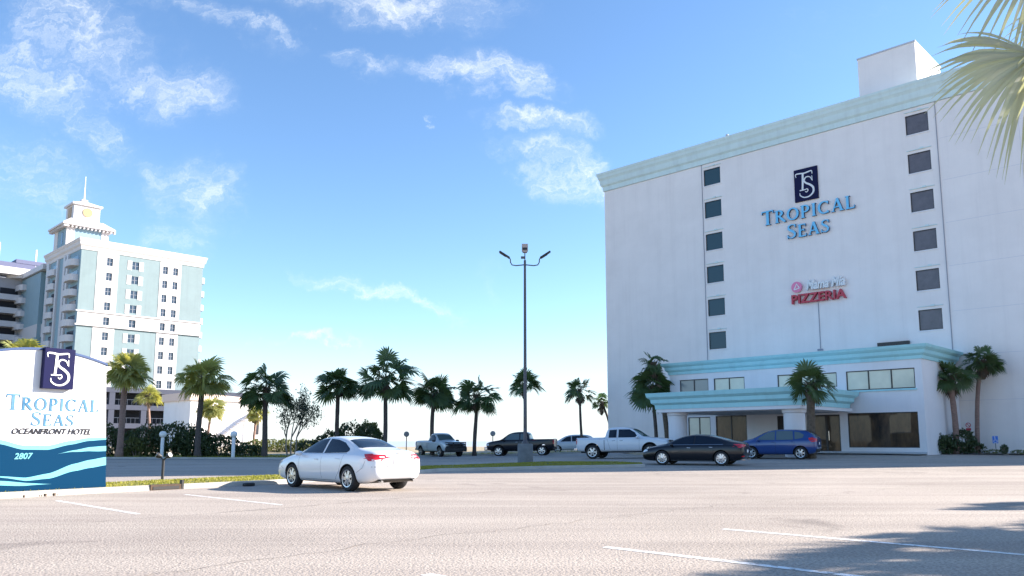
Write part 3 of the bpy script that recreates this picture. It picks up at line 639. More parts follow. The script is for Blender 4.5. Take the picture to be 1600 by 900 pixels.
for o_ in (lo[1], lo[4]):
    a, c, z0, z1 = o_
    w = MB(); w.box(a + .04, c - .04, AL + .085, AL + .11, z0 + .04, z1 - .04); g = w.build('door', M['glass_lobby'] if o_ is lo[1] else M['black'], H)
    w = MB(); mid = (a + c) / 2
    for q in ((a, a + .08, z0, z1), (c - .08, c, z0, z1), (a + .08, c - .08, z1 - .08, z1)): w.box(q[0] + .002, q[1] - .002, AL + .04, AL + .13, q[2] + .002, q[3] - .002)
    if c - a > 1: w.box(mid - .07, mid + .07, AL + .045, AL + .084, z0, z1 - .08)
    w.box(a + .08, c - .08, AL + .047, AL + .084, z0, z0 + .16); w.build('frame', M['frame_dark'], g)
    w = MB(); w.tube([(mid + .14, AL + .02, 1.3), (mid + .14, AL + .02, 1.9)], .015, 6); w.build('handle', M['chrome'], g)
# porte cochere
cy0 = -14.6; cxl, cxr = 3.5, 13.35
b = MB()
cornice_loop(b, cxl, cxr, cy0, AL - .65, [(0, 3.302), (.02, 3.56), (.16, 3.66), (.20, 3.70), (.22, 3.92), (.36, 4.04), (.40, 4.08), (.46, 4.34)])
b.build('canopy_fascia', [M['aqua']], H, smooth=15)
b = MB(); b.box(cxl + .05, cxr - .05, cy0 + .05, AL - .145, 3.10, 3.30); b.build('canopy_beam', M['stucco_white'], H)
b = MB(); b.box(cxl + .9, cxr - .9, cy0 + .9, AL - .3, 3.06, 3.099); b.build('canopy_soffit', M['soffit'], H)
for x in (4.55, 12.45):
    b = MB(); b.lathe([(.66, 0), (.66, .25), (.60, .28), (.60, 2.86), (.68, 2.92), (.68, 3.10)], 32, c=(x, cy0 + 1.0, .0)); b.build('column', M['stucco_white'], H, smooth=30)
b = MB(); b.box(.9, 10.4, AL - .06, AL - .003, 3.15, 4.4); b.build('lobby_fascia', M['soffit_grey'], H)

# lettering on the hotel wall
SG = thing('monogram_sign', 'navy square sign with white interlaced TS monogram high on the hotel wall', 'sign', (0, 0, 0), 0)
def wpos(x, y, z): return (OX + .714 * x + .700 * y, OY - .700 * x + .714 * y, z)
SG.location = wpos(7.97, -.12, 20.9); SG.rotation_euler = (0, 0, RZ_H)
b = MB(); b.box(-.93, .93, 0, .117, -1.28, 1.30); b.build('panel', M['navy'], SG, bevel=.02)
b = MB(); monogram(b, 0, 0, 2.25, -.03, .028); b.build('emblem', M['white'], SG)
SG = thing('hotel_name_sign', 'aqua raised serif letters reading TROPICAL SEAS on the hotel wall', 'sign', wpos(8.0, -.20, 18.0), RZ_H)
b = MB(); draw_word(b, 'TROPICAL', -3.75, 3.60, .28, .98, 0, .19, 1.18, 0, 1); b.build('word_top', [M['letter_face'], M['letter_side']], SG)
b = MB(); draw_word(b, 'SEAS', -1.72, 1.65, -1.16, .98, 0, .19, 1.15, 0, 1); b.build('word_bottom', [M['letter_face'], M['letter_side']], SG)
SG = thing('pizzeria_sign', 'red and white pizzeria lettering with round pink badge on the hotel wall', 'sign', wpos(8.48, -.16, 12.55), RZ_H)
text_mesh('word_top', 'Mama Mia', 1.0, M['white'], SG, (.62, -.06, .10), .20, .3, .035, 2.95)
text_mesh('word_bottom', 'PIZZERIA', .98, M['red'], SG, (0, 0, -.86), .24, 0, .02, 4.15)
b = MB(); b.lathe([(.42, 0), (.42, .1)], 24, 'Y'); bd = b.build('badge', M['pink'], SG); bd.location = (-1.62, -.02, .42)
b = MB()
draw_strokes(b, [([(-.2, -.2), (.02, .25), (.22, -.1)], .09), ([(-.2, -.2), (.22, -.1)], .07)], 0, 0, 1, -.02, .018); e_ = b.build('emblem', M['white'], bd)

# planting bed and pavement by the hotel
def local_quad(name, x0, x1, y0, y1, z, m, n=8):
    b = MB(); vs = []
    for i in range(n + 1):
        for y in (y0, y1):
            p = wpos(x0 + (x1 - x0) * i / n, y, 0); vs.append((p[0], p[1], gz(p[0], p[1]) + z))
    b.add(vs, [(2 * i, 2 * i + 1, 2 * i + 3, 2 * i + 2) for i in range(n)]); o = b.build(name, m, recalc=False); tag(o, kind='structure'); return o
local_quad('planting_bed', 17.7, 35, -2.6, -.01, .05, M['mulch'], 20)
local_quad('pavement', -.3, 17.5, -8.4, -7.06, .07, M['concrete'], 16)
local_quad('pavement', 17.6, 35, -3.4, -2.62, .06, M['concrete'], 20)

# ------------------------------------------------------------------ the towers on the left
RZ_T = math.atan2(.714, .700)
TX, TY = -82.98, 150.0
def tpos(x, y, z=0): return (TX + .700 * x - .714 * y, TY + .714 * x + .700 * y, z)
T = thing('resort_tower', 'tall teal and white resort tower with a square lantern and spire on its roof', 'building', (TX, TY, 0), RZ_T)
TW, TL, TH_ = 24.0, 21.5, 38.4
FLZ = [37.0 - 2.95 * i for i in range(12)]          # window heads
WC = [(4.7, 5.8), (9.5, 10.8), (15.6, 16.6), (17.7, 18.7)]
wops = []
for z in FLZ:
    for (a, c) in WC: wops.append((a, c, z - 1.55, z))
b = MB(); b.wall((0, 0, 0), (1, 0, 0), (0, -1, 0), TW, 0, TH_, wops, .18)
b.quad((TW, 0, 0), (TW, 24, 0), (TW, 24, TH_), (TW, 0, TH_)); b.quad((0, TL, 0), (TW, TL, 0), (TW, TL, TH_), (0, TL, TH_)); b.quad((0, 0, TH_), (TW, 0, TH_), (TW, TL, TH_), (0, TL, TH_))
b.build('wall', M['tower_teal'], T)
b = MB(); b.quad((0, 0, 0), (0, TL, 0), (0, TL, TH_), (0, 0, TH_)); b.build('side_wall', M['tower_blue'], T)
# white piers and band laid proud of the teal, pierced by the same windows
for (x0, x1) in ((2.9, 6.9), (15.0, 19.4)):
    b = MB(); b.wall((x0, -.06, 0), (1, 0, 0), (0, -1, 0), x1 - x0, 0, 37.9, [(a - x0, c - x0, d, e) for a, c, d, e in wops if x0 < a < x1], .06)
    b.build('pier', M['tower_white'], T)
sh0 = None
for z in FLZ:
    if 22.8 < z < 25.9: continue
    for x0 in (8.6, 10.85):
        if sh0 is None: b = MB(); b.box(0, .85, -.06, -.003, -1.75, .12); sh0 = b.build('shutter', M['tower_white'], T); o = sh0
        else: o = sh0.copy(); COL.objects.link(o)
        o.location = (x0, 0, z)
b = MB(); hz = [q for q in wops if 22.8 < q[3] < 25.9]
b.wall((-.0, -.12, 0), (1, 0, 0), (0, -1, 0), TW, 23.5, 25.9, [(a, c, max(d, 23.6), min(e, 25.8)) for a, c, d, e in hz if e < 25.85], .05)
b.box(-.35, TW + .3, -.35, -.13, 25.9, 26.15); b.box(-.35, TW + .3, -.35, -.13, 23.2, 23.5)
b.build('belt_course', M['tower_white'], T)
b = MB()
cornice_loop(b, 0, TW, 0, TL, [(.02, 38.0), (.12, 38.0), (.16, 38.6), (.42, 38.95), (.45, 39.5), (.60, 39.7), (.62, 39.9)])
b.build('cornice', M['tower_white'], T)
b = MB(); b.box(-.66, TW + .66, -.66, TL + .66, 39.9, 40.15); b.build('roof_edge', M['tower_roof'], T)
wn = None
for (a, c, z0, z1) in wops:
    if wn is None:
        w = MB(); w.box(-.5, .5, .10, .14, 0, 1.55); w.box(-.03, .03, .06, .099, 0, 1.55, 1); w.box(-.5, .5, .06, .099, .75, .80, 1)
        wn = w.build('window', [M['tower_glass'], M['grey_block']], T); o = wn
    else: o = wn.copy(); COL.objects.link(o)
    o.location = ((a + c) / 2, 0, z0); o.scale = ((c - a) - .01, 1, .99)
# balconies on the shaded street side, two stacks, and their dark rooms
def balcony(x, y, z, w, dpt, nx=-1, first=[None]):
    if first[0] is None:
        m_ = MB(); pts = [(-.5, 0), (-.5, -.6), (-.36, -.92), (0, -1.05), (.36, -.92), (.5, -.6), (.5, 0)]
        n = len(pts)
        for (z0, z1, s) in ((-.25, .0, 1.0), (.0, 1.0, .985)):
            vs = [(-p[1] * -1, p[0], z0) for p in pts] + [(-p[1] * -1, p[0], z1) for p in pts]
            m_.add(vs, [(i, i + 1, n + i + 1, n + i) for i in range(n - 1)] + ([tuple(range(n)), tuple(range(n, 2 * n))] if z0 < 0 else []))
        first[0] = m_.build('balcony', M['rail'], T); o = first[0]
    else: o = first[0].copy(); COL.objects.link(o)
    o.location = (x, y, z); o.scale = (dpt, w, 1); return o
for z in FLZ:
    balcony(-.01, 3.2, z - 1.9, 4.6, 1.5); balcony(-.01, 16.3, z - 1.9, 4.2, 1.0)
bd1 = bd2 = None
for z in FLZ:
    if bd1 is None:
        b = MB(); b.box(-.05, -.003, 1.3, 5.2, -1.8, 0); bd1 = b.build('balcony_door', M['tower_glass'], T); b = MB(); b.box(-.05, -.003, 14.8, 16.9, -1.6, .1); bd2 = b.build('balcony_door', M['tower_glass'], T); oo = (bd1, bd2)
    else:
        oo = (bd1.copy(), bd2.copy()); [COL.objects.link(q) for q in oo]
    for q in oo: q.location = (0, 0, z)
for (y0, y1) in ((6.6, 7.7), (8.4, 9.6), (13.0, 13.9), (19.0, 20.6)): b = MB(); b.box(-.35, -.004, y0, y1, 0, 38); b.build('side_pier', M['rail'], T)
b = MB(); b.box(.8, 10, TL + .005, 25.4, 0, 37.5); b.build('recess_strip', M['tower_teal_dark'], T)  # recessed strip in a darker teal
b = MB(); b.box(0, 12, 25.405, 44, 0, 37.3); b.build('wing', M['tower_blue'], T)
b = MB(); b.box(-.5, 12.5, TL + 1.12, 44.5, 37.5, 38.6); b.build('wing_cornice', M['rail'], T)
b = MB(); b.box(-.06, -.004, 25.41, 44, 23.2, 26); b.box(.72, .79, TL + 1.2, 25.40, 23.2, 26); b.build('wing_belt', M['rail'], T)
for z in FLZ:
    o = balcony(-.01, 38.5, z - 2.1, 5.5, 1.3)
# far-face balconies that stick out past the right edge
for z in FLZ:
    o = balcony(TW + .01, 3.0, z - 1.9, 4.0, -1.3)
# rooftop lantern
tx, ty = -.1, 9.6
b = MB(); b.box(tx, tx + 7.8, ty, ty + 7.8, 40.16, 44.6); b.build('tower_base', M['tower_blue'], T)
for q in ((tx - .08, tx + 1.4, ty - .08, ty + .5), (tx + 6.5, tx + 7.9, ty - .08, ty + .5), (tx - .08, tx + .5, ty + 5.6, ty + 7.9)): b = MB(); b.box(*q, 40.16, 44.55); b.build('corner_pier', M['tower_white'], T)
b = MB(); b.box(tx - .05, tx - .003, ty + 2.4, ty + 3.3, 41, 43.6); b.build('slit_window', M['tower_glass'], T)
b = MB(); cx, cy = tx + 3.9, ty + 3.9
def frustum(m_, cx, cy, h0, h1, z0, z1):
    vs = [(cx + sx * h0, cy + sy * h0, z0) for sx, sy in ((-1, -1), (1, -1), (1, 1), (-1, 1))] + [(cx + sx * h1, cy + sy * h1, z1) for sx, sy in ((-1, -1), (1, -1), (1, 1), (-1, 1))]
    m_.add(vs, [(0, 3, 2, 1), (4, 5, 6, 7), (0, 1, 5, 4), (1, 2, 6, 5), (2, 3, 7, 6), (3, 0, 4, 7)])
b.box(cx - 5.0, cx + 5.0, cy - 5.0, cy + 5.0, 44.6, 44.95); frustum(b, cx, cy, 5.0, 3.1, 44.951, 46.4); b.build('skirt_roof', M['tower_white'], T)
b = MB()
for i in range(14):
    q = -4.8 + i * .74; b.box(cx + q, cx + q + .28, cy - 4.75, cy - 3.95, 44.15, 44.595); b.box(cx - 4.75, cx - 3.95, cy + q, cy + q + .28, 44.15, 44.595)
b.build('bracket', M['tower_white'], T)
b = MB(); b.box(cx - 2.5, cx + 2.5, cy - 2.5, cy + 2.5, 46.35, 49.6); b.build('lantern', M['tower_white'], T)
b = MB(); b.box(cx - 2.9, cx + 2.9, cy - 2.9, cy + 2.9, 49.6, 50.0); frustum(b, cx, cy, 2.7, .5, 50.001, 51.0); b.box(cx - .6, cx + .6, cy - .6, cy + .6, 50.9, 51.4); b.build('lantern_roof', M['tower_white'], T)
b = MB(); b.lathe([(.95, 0), (.95, .12)], 24, 'Y', (cx + .1, cy - 2.62, 48.2)); b.build('round_louvre', M['gold'], T)
b = MB(); b.box(cx - 2.6, cx - 2.503, cy - 1, cy + 1, 47.1, 49.2); b.build('side_louvre', M['gold'], T)
b = MB(); b.tube([(cx, cy, 51.3), (cx, cy, 56.6)], [.16, .05], 6); b.build('spire', M['white'], T)

# podium: parking deck and pale stair block in front of the tower
PD = thing('parking_deck', 'shaded parking deck with dark open floors in front of the resort tower', 'building', tpos(4.0, -9, 0), RZ_T)
b = MB()
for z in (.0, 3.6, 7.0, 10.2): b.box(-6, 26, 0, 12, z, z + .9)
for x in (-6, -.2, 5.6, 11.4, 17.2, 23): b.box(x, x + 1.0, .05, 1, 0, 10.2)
b.box(-6, 26, 8, 11.9, 0, 10.1); b.build('deck_frame', mat('shaded_deck', (.055, .065, .10), .85, var=.1), PD)  # frame colour darkened to put the deck in shade
b = MB(); b.box(-5.9, 25.9, 3.0, 3.1, .0, 10.1); b.build('interior_shade', M['dark_room'], PD)  # dark sheet painted for the shade behind the openings
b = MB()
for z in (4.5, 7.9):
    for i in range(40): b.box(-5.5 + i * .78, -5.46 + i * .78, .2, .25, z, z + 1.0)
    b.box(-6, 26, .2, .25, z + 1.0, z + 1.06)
b.build('railing', mat('deck_rail_shaded', (.06, .08, .12), .7), PD)  # rail darkened to go with the deck's painted shade
# white block (sunlit) left of the third palm
WBP = (-43.6, 112)
WB = thing('stair_block', 'sunlit white low building with a pink parapet between the palms', 'building', (WBP[0], WBP[1], 0), RZ_T)
b = MB(); b.box(-1.5, 8.0, 0, 9, 0, 6.9); b.build('wall', M['stucco_white'], WB)
b = MB(); frust = [(-1.8, -.3, 6.9), (8.3, -.3, 6.9), (8.3, 9.3, 6.9), (-1.8, 9.3, 6.9), (-1.8, -.3, 8.0), (8.3, -.3, 7.4), (8.3, 9.3, 7.4), (-1.8, 9.3, 8.0)]
b.add(frust, [(0, 3, 2, 1), (4, 5, 6, 7), (0, 1, 5, 4), (1, 2, 6, 5), (2, 3, 7, 6), (3, 0, 4, 7)]); b.build('parapet', M['pink_cap'], WB)
b = MB(); b.box(8.003, 9.6, .6, 4, 0, 5.2); b.build('stair_bay', M['stucco_white'], WB)
b = MB(); b.box(8.6, 9.2, .54, .598, 2.2, 4.3); b.box(8.6, 9.2, .54, .598, .4, 1.6); b.build('window', M['dark_room'], WB)
# stair flights added to cast the stepped shade on the white wall
b = MB()
for i in range(7):
    b.box(3.2 + i * .55, 3.2 + (i + 1) * .55, -1.5, -.02, 2.1 + i * .42, 2.28 + i * .42)
b.box(7.05, 8.6, -1.5, -.02, 5.0, 5.2); b.tube([(8.5, -1.4, 0), (8.5, -1.4, 5.0)], .08, 6); b.build('shade_stair', M['stucco_white'], WB)

# second tower at the frame edge
def at(px, py, d):
    X = (px - 800) / F; Y = (CYP - py) / F; c, s = math.cos(TH), math.sin(TH); f = c - Y * s
    return Vector((X / f * d, d, HCAM + (Y * c + s) / f * d))
BT = thing('balcony_tower', 'grey apartment tower of stacked white balconies at the left edge of the photo', 'building', (-117, 172, 0), RZ_T)
b = MB(); b.box(-12, 10, 0, 14, 0, 37.6); b.build('wall', M['grey_block'], BT)
b = MB(); b.lathe([(0.1, 37.6), (3.2, 37.6), (3.3, 38.2), (3.3, 39.6), (3.0, 39.8), (.1, 39.8)], 24, c=(8.4, 1.0, 0)); b.box(-12, 8.4, -2.2, 3, 38.2, 39.79); b.build('round_parapet', M['tower_white'], BT)
bs = None
for i in range(12):
    z = 35.0 - 3.0 * i
    if bs is None:
        m_ = MB(); m_.box(-12, 7.2, -2.0, -.01, 0, .35); m_.box(-12, 7.2, -2.0, -1.85, .35, 1.25); m_.lathe([(2.7, 0), (2.75, .35), (2.7, 1.25), (2.6, 1.25), (2.6, .36)], 16, c=(7.2, .6, 0)); bs = m_.build('balcony', M['rail'], BT); o = bs
    else: o = bs.copy(); COL.objects.link(o)
    o.location = (0, 0, z - 2.6)
ds = None
for i in range(12):
    z = 35.0 - 3.0 * i
    for x in (-9, -4.5, 0, 4.2):
        if ds is None: m_ = MB(); m_.box(-.3, 3.2, -.06, -.003, -.5, 2.2); ds = m_.build('balcony_door', M['dark_room'], BT); o = ds
        else: o = ds.copy(); COL.objects.link(o)
        o.location = (x, 0, z - 1.9)
BB = thing('rear_tower', 'dark blue grey rooftop of a tower behind the balcony tower', 'building', (-127, 205, 0), RZ_T)
b = MB(); b.box(-8, 9, 0, 12, 0, 44.5); b.build('wall', M['grey_block'], BB)
b = MB(); b.box(-8.2, 9.2, -.2, 12.2, 44.5, 47.2); b.box(-3, 4, -.3, 9, 47.2, 48.2); b.build('roof_screen', M['purple_roof'], BB)
for x, h in ((-7, 4), (1.5, 3.4), (8.4, 2.4)): b = MB(); b.tube([(x, 0, 46), (x, 0, 48 + h)], .22, 6); b.build('roof_mast', M['white'], BB)

# ------------------------------------------------------------------ palms
def palm_leaf(mb, hub, d, up, r, nseg=22, sec=3, w=.06, droop=.35, spread=112, rnd=random, mi=0, split=.5, thick=0):
    "a fan leaf: tapered segments radiating from the hub, joined near the hub, tips drooping"
    d = d.normalized(); side = d.cross(up)
    if side.length < .05: side = d.cross(Vector((1, 0, 0)))
    side.normalize(); n = side.cross(d).normalized()
    for k in range(nseg):
        a = R(-spread + 2 * spread * (k + .5) / nseg) + rnd.uniform(-.03, .03)
        ca, sa = math.cos(a), math.sin(a)
        dr = (d * ca + side * sa + n * .22 * abs(sa)).normalized()
        L = r * (1 - .30 * (abs(a) / R(spread)) ** 2) * rnd.uniform(.88, 1.06)
        tw = (side * ca - d * sa); fold = n * (.25 if k % 2 else -.25)
        c = [hub + dr * L * t + Vector((0, 0, -1)) * (droop * L * max(0, t - .35) ** 2 * 1.6) + n * (.05 * math.sin(k)) * t for t in [i / sec for i in range(sec + 1)]]
        hw = math.pi * 2 * (spread / 180) / nseg / 2
        b0 = len(mb.v)
        for i, p in enumerate(c):
            t = i / sec
            ww = min(t * L * hw * 1.25 + .006, w) * (1 if t < .55 else max(.04, 1 - (t - .55) / .45))
            e = (tw + fold * .6).normalized() * ww
            mb.v += [p - e, p + e]
        for i in range(sec):
            mb.f.append([b0 + 2 * i, b0 + 2 * i + 1, b0 + 2 * i + 3, b0 + 2 * i + 2]); mb.m.append(mi)
def crown_mesh(seed, nleaf=30, r=1.0, pet=.85, nseg=20, low=-35, sag=.0, w=.085):
    rnd = random.Random(seed); mb = MB(); top = Vector((0, 0, 0))
    for i in range(nleaf):
        s0, s1 = math.sin(R(low)), 1.0
        el = math.asin(max(-1, min(1, s0 + (s1 - s0) * ((i + .5) / nleaf) + rnd.uniform(-.10, .10)))); az = i * 2.399963 + rnd.uniform(-.3, .3)
        d = Vector((math.cos(az) * math.cos(el), math.sin(az) * math.cos(el), math.sin(el)))
        pl = pet * (rnd.uniform(.30, .75) if i % 3 == 0 else rnd.uniform(.7, 1.2)) * (1 - .12 * max(0, math.sin(el)))
        hub = top + d * pl + Vector((0, 0, -.10 * pl * math.cos(el)))
        mid = top + d * pl * .5 + Vector((0, 0, .04))
        mb.tube([top + d * .1, mid, hub], [.030, .020, .014], 3, mi=0, cap=False)
        dd = (d + Vector((rnd.gauss(0, .12), rnd.gauss(0, .12), -.30 * math.cos(el)))).normalized()
        upv = (Vector((0, 0, 1)) + Vector((rnd.gauss(0, .75), rnd.gauss(0, .75), 0))).normalized()
        palm_leaf(mb, hub, dd, upv, r * rnd.uniform(.68, 1.2), nseg, 3, w, rnd.uniform(.2, .6), 112, rnd)
    for i in range(int(sag)):
        az = rnd.uniform(0, 6.28); d = Vector((math.cos(az) * .8, math.sin(az) * .8, -.45)).normalized(); hub = d * pet * 1.1
        mb.tube([d * .1, hub], [.03, .015], 3, cap=False); palm_leaf(mb, hub, (d + Vector((0, 0, -.7))).normalized(), Vector((d.x + rnd.gauss(0, .5), d.y, .3)), r * .85, nseg, 3, w, .3, 100, rnd)
    return mb
def trunk_mesh(h, r0, r1, lean=(0, 0), seed=0, boots=1.4):
    rnd = random.Random(seed); mb = MB(); n = 16; pts = []; rs = []
    for i in range(n + 1):
        t = i / n; pts.append((lean[0] * t * t + .04 * math.sin(t * 5 + seed), lean[1] * t * t + .03 * math.cos(t * 4 + seed), h * t - .1))
        rr = r0 + (r1 - r0) * t + .06 * max(0, 1 - t * 9) * r0 / .15; rs.append(rr * rnd.uniform(.95, 1.05))
    mb.tube(pts, rs, 12); return mb, Vector(pts[-1])
def boots_mesh(top, rtop, ln, seed):
    rnd = random.Random(seed); mb = MB()
    for i in range(46):
        t = i / 46; az = i * 2.4; z = top.z - ln * t
        d = Vector((math.cos(az), math.sin(az), 0)); base = Vector((top.x, top.y, z)) + d * rtop * .8
        mb.tube([base, base + d * .10 + Vector((0, 0, .12)), base + d * (.16 + .1 * (1 - t)) + Vector((0, 0, .30))], [.05, .04, .02], 4)
    for i in range(3 + seed % 4):
        az = rnd.uniform(0, 6.28); d = Vector((math.cos(az) * .35, math.sin(az) * .35, -.9)).normalized(); hub = top + d * rnd.uniform(.5, .8)
        mb.tube([top, hub], [.02, .012], 3, cap=False); palm_leaf(mb, hub, Vector((d.x * .4, d.y * .4, -1)), Vector((d.x, d.y, .1)), rnd.uniform(.5, .8), 12, 3, .05, .1, 60, rnd)
    mb.tube([(top.x, top.y, top.z - ln), (top.x, top.y, top.z - ln * .5), (top.x, top.y, top.z + .1)], [rtop * .9, rtop * 1.25, rtop * .9], 10)
    return mb
CR = {}
def crown(kind):
    if kind not in CR:
        sp = {'full': dict(nleaf=31, low=-35, sag=4), 'full2': dict(nleaf=28, low=-30, sag=5, pet=.9), 'wide': dict(nleaf=23, low=-38, sag=7, pet=1.1),
              'open': dict(nleaf=17, low=-28, sag=3), 'sparse': dict(nleaf=9, low=-22, sag=3), 'droop': dict(nleaf=30, low=-60, sag=6, pet=.8)}[kind.split(':')[0]]
        me = crown_mesh(hash_seed(kind), **sp); CR[kind] = me
    return CR[kind]
def hash_seed(s): return sum(ord(c) * (i + 3) for i, c in enumerate(s))
def palm(px, dpt, pxc, pyc, rad, kind, label, group='palm trees', tr=.17, tm='trunk', lm='palm', base=None, rz=0):
    "trunk foot below pixel column px at depth dpt; crown centre seen at (pxc, pyc); crown radius in metres"
    p = at(px, HZ, dpt); x, y = (p.x, p.y) if base is None else base
    z0 = gz(x, y) + (.1 if dpt > 55 and px < 620 else 0); c = at(pxc, pyc - 7, y)
    g = thing('palm_tree', label, 'palm tree', (x, y, z0), 0, group)
    h = c.z - z0 - .1 * rad; lean = (c.x - x, 0)
    sd = hash_seed(label)
    mb, top = trunk_mesh(h, tr, tr * .82, lean, sd % 9); mb.build('trunk', M[tm], g, smooth='all')
    boots_mesh(top, tr * .85, .9 + .5 * (sd % 3) / 2, sd).build('leaf_bases', M['boots'], g, smooth=50)
    src = crown(kind); co = bpy.data.objects.new('crown', None)
    mb = MB(); mb.v = src.v; mb.f = src.f; mb.m = src.m
    if (kind, lm) not in CRM: o = mb.build('crown', M[lm], g, recalc=False); CRM[(kind, lm)] = o
    else: o = CRM[(kind, lm)].copy(); COL.objects.link(o); o.parent = g
    bpy.data.objects.remove(co)
    rad *= 1.13; o.location = top; o.scale = (rad / 1.85, rad / 1.85, rad / 1.95); o.rotation_euler = (rnd_t.gauss(0, .07), rnd_t.gauss(0, .07), rz)
    return g
CRM = {}
rnd_t = random.Random(21)
PR = 'row of tall palms along the beach side of the lot'
palm(187, 59.5, 200, 580, 2.05, 'full', 'thick trunked palm with sunlit yellow green crown just right of the monument sign', PR, .24, 'trunk_warm_lit', 'palm_sunlit')
palm(310, 59, 316, 592, 2.15, 'full2', 'tall palm in front of the white low building, partly sunlit crown', PR, .22, 'trunk', 'palm_sunlit', rz=1)
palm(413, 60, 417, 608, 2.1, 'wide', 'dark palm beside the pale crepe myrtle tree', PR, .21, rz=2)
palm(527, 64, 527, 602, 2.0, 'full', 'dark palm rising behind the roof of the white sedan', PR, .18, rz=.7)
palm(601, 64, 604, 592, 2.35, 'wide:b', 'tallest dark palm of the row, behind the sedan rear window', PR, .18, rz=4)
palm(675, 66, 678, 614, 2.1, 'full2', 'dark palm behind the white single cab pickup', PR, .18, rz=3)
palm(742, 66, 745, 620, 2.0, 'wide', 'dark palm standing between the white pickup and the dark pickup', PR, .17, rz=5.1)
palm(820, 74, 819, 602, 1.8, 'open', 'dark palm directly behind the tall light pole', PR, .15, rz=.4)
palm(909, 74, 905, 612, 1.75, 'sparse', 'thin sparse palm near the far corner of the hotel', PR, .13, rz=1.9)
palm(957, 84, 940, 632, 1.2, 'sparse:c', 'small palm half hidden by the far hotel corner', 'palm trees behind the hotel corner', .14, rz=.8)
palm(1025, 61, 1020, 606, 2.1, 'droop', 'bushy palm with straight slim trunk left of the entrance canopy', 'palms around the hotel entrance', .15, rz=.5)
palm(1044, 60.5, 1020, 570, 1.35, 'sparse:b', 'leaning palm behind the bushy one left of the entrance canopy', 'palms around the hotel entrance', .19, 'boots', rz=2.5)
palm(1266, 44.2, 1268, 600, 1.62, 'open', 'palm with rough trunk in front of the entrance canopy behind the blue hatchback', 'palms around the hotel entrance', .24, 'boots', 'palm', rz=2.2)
palm(1494, 50.2, 1485, 590, 1.55, 'open:b', 'shorter of the two palms in the bed beside the hotel', 'palms around the hotel entrance', .19, 'trunk_warm_lit', 'palm', rz=1.2)
palm(1526, 50.6, 1534, 566, 1.45, 'open:c', 'taller slim palm in the bed beside the hotel', 'palms around the hotel entrance', .15, 'trunk_warm_lit', 'palm', rz=3.2)
palm(233, 88, 232, 622, 1.6, 'open', 'small yellowish palm in front of the parking deck', 'small palms by the deck', .16, 'trunk_warm_lit', 'palm_sunlit', rz=1)
palm(324, 90, 330, 640, 1.7, 'droop:b', 'small brownish palm against the white low building', 'small palms by the deck', .16, 'trunk_warm_lit', 'palm_sunlit', rz=2)
palm(397, 92, 400, 650, 1.5, 'open:b', 'small yellowish palm at the right end of the white low building', 'small palms by the deck', .16, 'trunk_warm_lit', 'palm_sunlit', rz=2)
palm(36, 46, 36, 556, 1.6, 'full', 'sunlit yellowish palm crown showing just above the monument sign', 'palms behind the monument sign', .2, 'trunk_warm_lit', 'palm_sunlit', rz=2)

# near palm: trunk just outside the right edge, two big fans hanging into the picture
NP = thing('palm_tree', 'near palm whose pale backlit fan leaves hang into the upper right corner', 'palm tree', (7.05, 7.6, 0))
crn = Vector((0, 0, 6.05))
mb, top = trunk_mesh(6.0, .2, .17, (0, 0), 3); mb.build('trunk', M['trunk'], NP, smooth='all'); boots_mesh(top, .16, 1.2, 4).build('leaf_bases', M['boots'], NP, smooth=50)
mb = MB(); rnd = random.Random(11)
def near_leaf(px, py, dpt, dx, dz, r, nseg, spread=88, dy=-.15, droop=.35):
    hub = at(px, py, dpt) - Vector(NP.location); d = Vector((dx, dy, dz)).normalized()
    mb.tube([crn, crn.lerp(hub, .5) + Vector((0, 0, .18)), hub], [.03, .022, .016], 6, cap=False)
    palm_leaf(mb, hub, d, Vector((.25, 1, .3)), r, nseg, 7, .024, droop, spread, rnd)
near_leaf(1618, 84, 6.9, -.62, -.62, 1.12, 44, 82)
near_leaf(1640, -80, 7.1, -.60, -.70, 1.28, 44, 76)
near_leaf(1690, 30, 6.6, .2, -1, 1.0, 36, 80)
for i in range(16):
    az = i * 2.4; el = R(-20 + 95 * i / 16); d = Vector((math.cos(az) * math.cos(el), math.sin(az) * math.cos(el), math.sin(el)))
    if d.x < -.35 and el < R(35): continue
    hub = crn + d * 1.1; mb.tube([crn, hub], [.03, .015], 4, cap=False); palm_leaf(mb, hub, (d + Vector((0, 0, -.5))).normalized(), Vector((0, 0, 1)), 1.05, 30, 4, .035, .4, 100, rnd)
mb.build('crown', M['palm_backlit'], NP, recalc=False)
# palms to the right of the frame: they throw the shade over the near tarmac
def shade_palm(x, y, h, rad, kind, lab, rz=0):
    g = thing('palm_tree', lab, 'palm tree', (x, y, 0), 0, 'palms on the island right of the frame')
    mb, top = trunk_mesh(h, .2, .17, (.2, .1), 2); mb.build('trunk', M['trunk'], g, smooth='all')
    o = CRM[(kind, 'palm')].copy(); COL.objects.link(o); o.parent = g; o.location = top; o.scale = (rad / 1.85,) * 3; o.rotation_euler = (0, 0, rz)
kL = 1 / math.tan(SUN_EL)
def shadow_at(sx, sy, h): return sx + .98 * h * kL, sy + .20 * h * kL
for i, (sx, sy, h, rad, kind) in enumerate([(11.6, 15.4, 6.2, 2.0, 'wide'), (10.3, 12.7, 6.0, 2.0, 'full'), (8.2, 10.9, 5.6, 2.1, 'wide'), (5.4, 9.9, 5.4, 1.7, 'open'), (11.3, 11.2, 5.4, 2.3, 'full'), (5.2, 7.9, 5.0, 2.1, 'wide'), (7.6, 9.0, 5.0, 2.0, 'wide:b'), (15.4, 16.4, 6.4, 2.2, 'wide')]):
    x, y = shadow_at(sx, sy, h); shade_palm(x, y, h, rad, kind, 'palm tree of the near island right of the frame, shading the tarmac', i * 1.3)

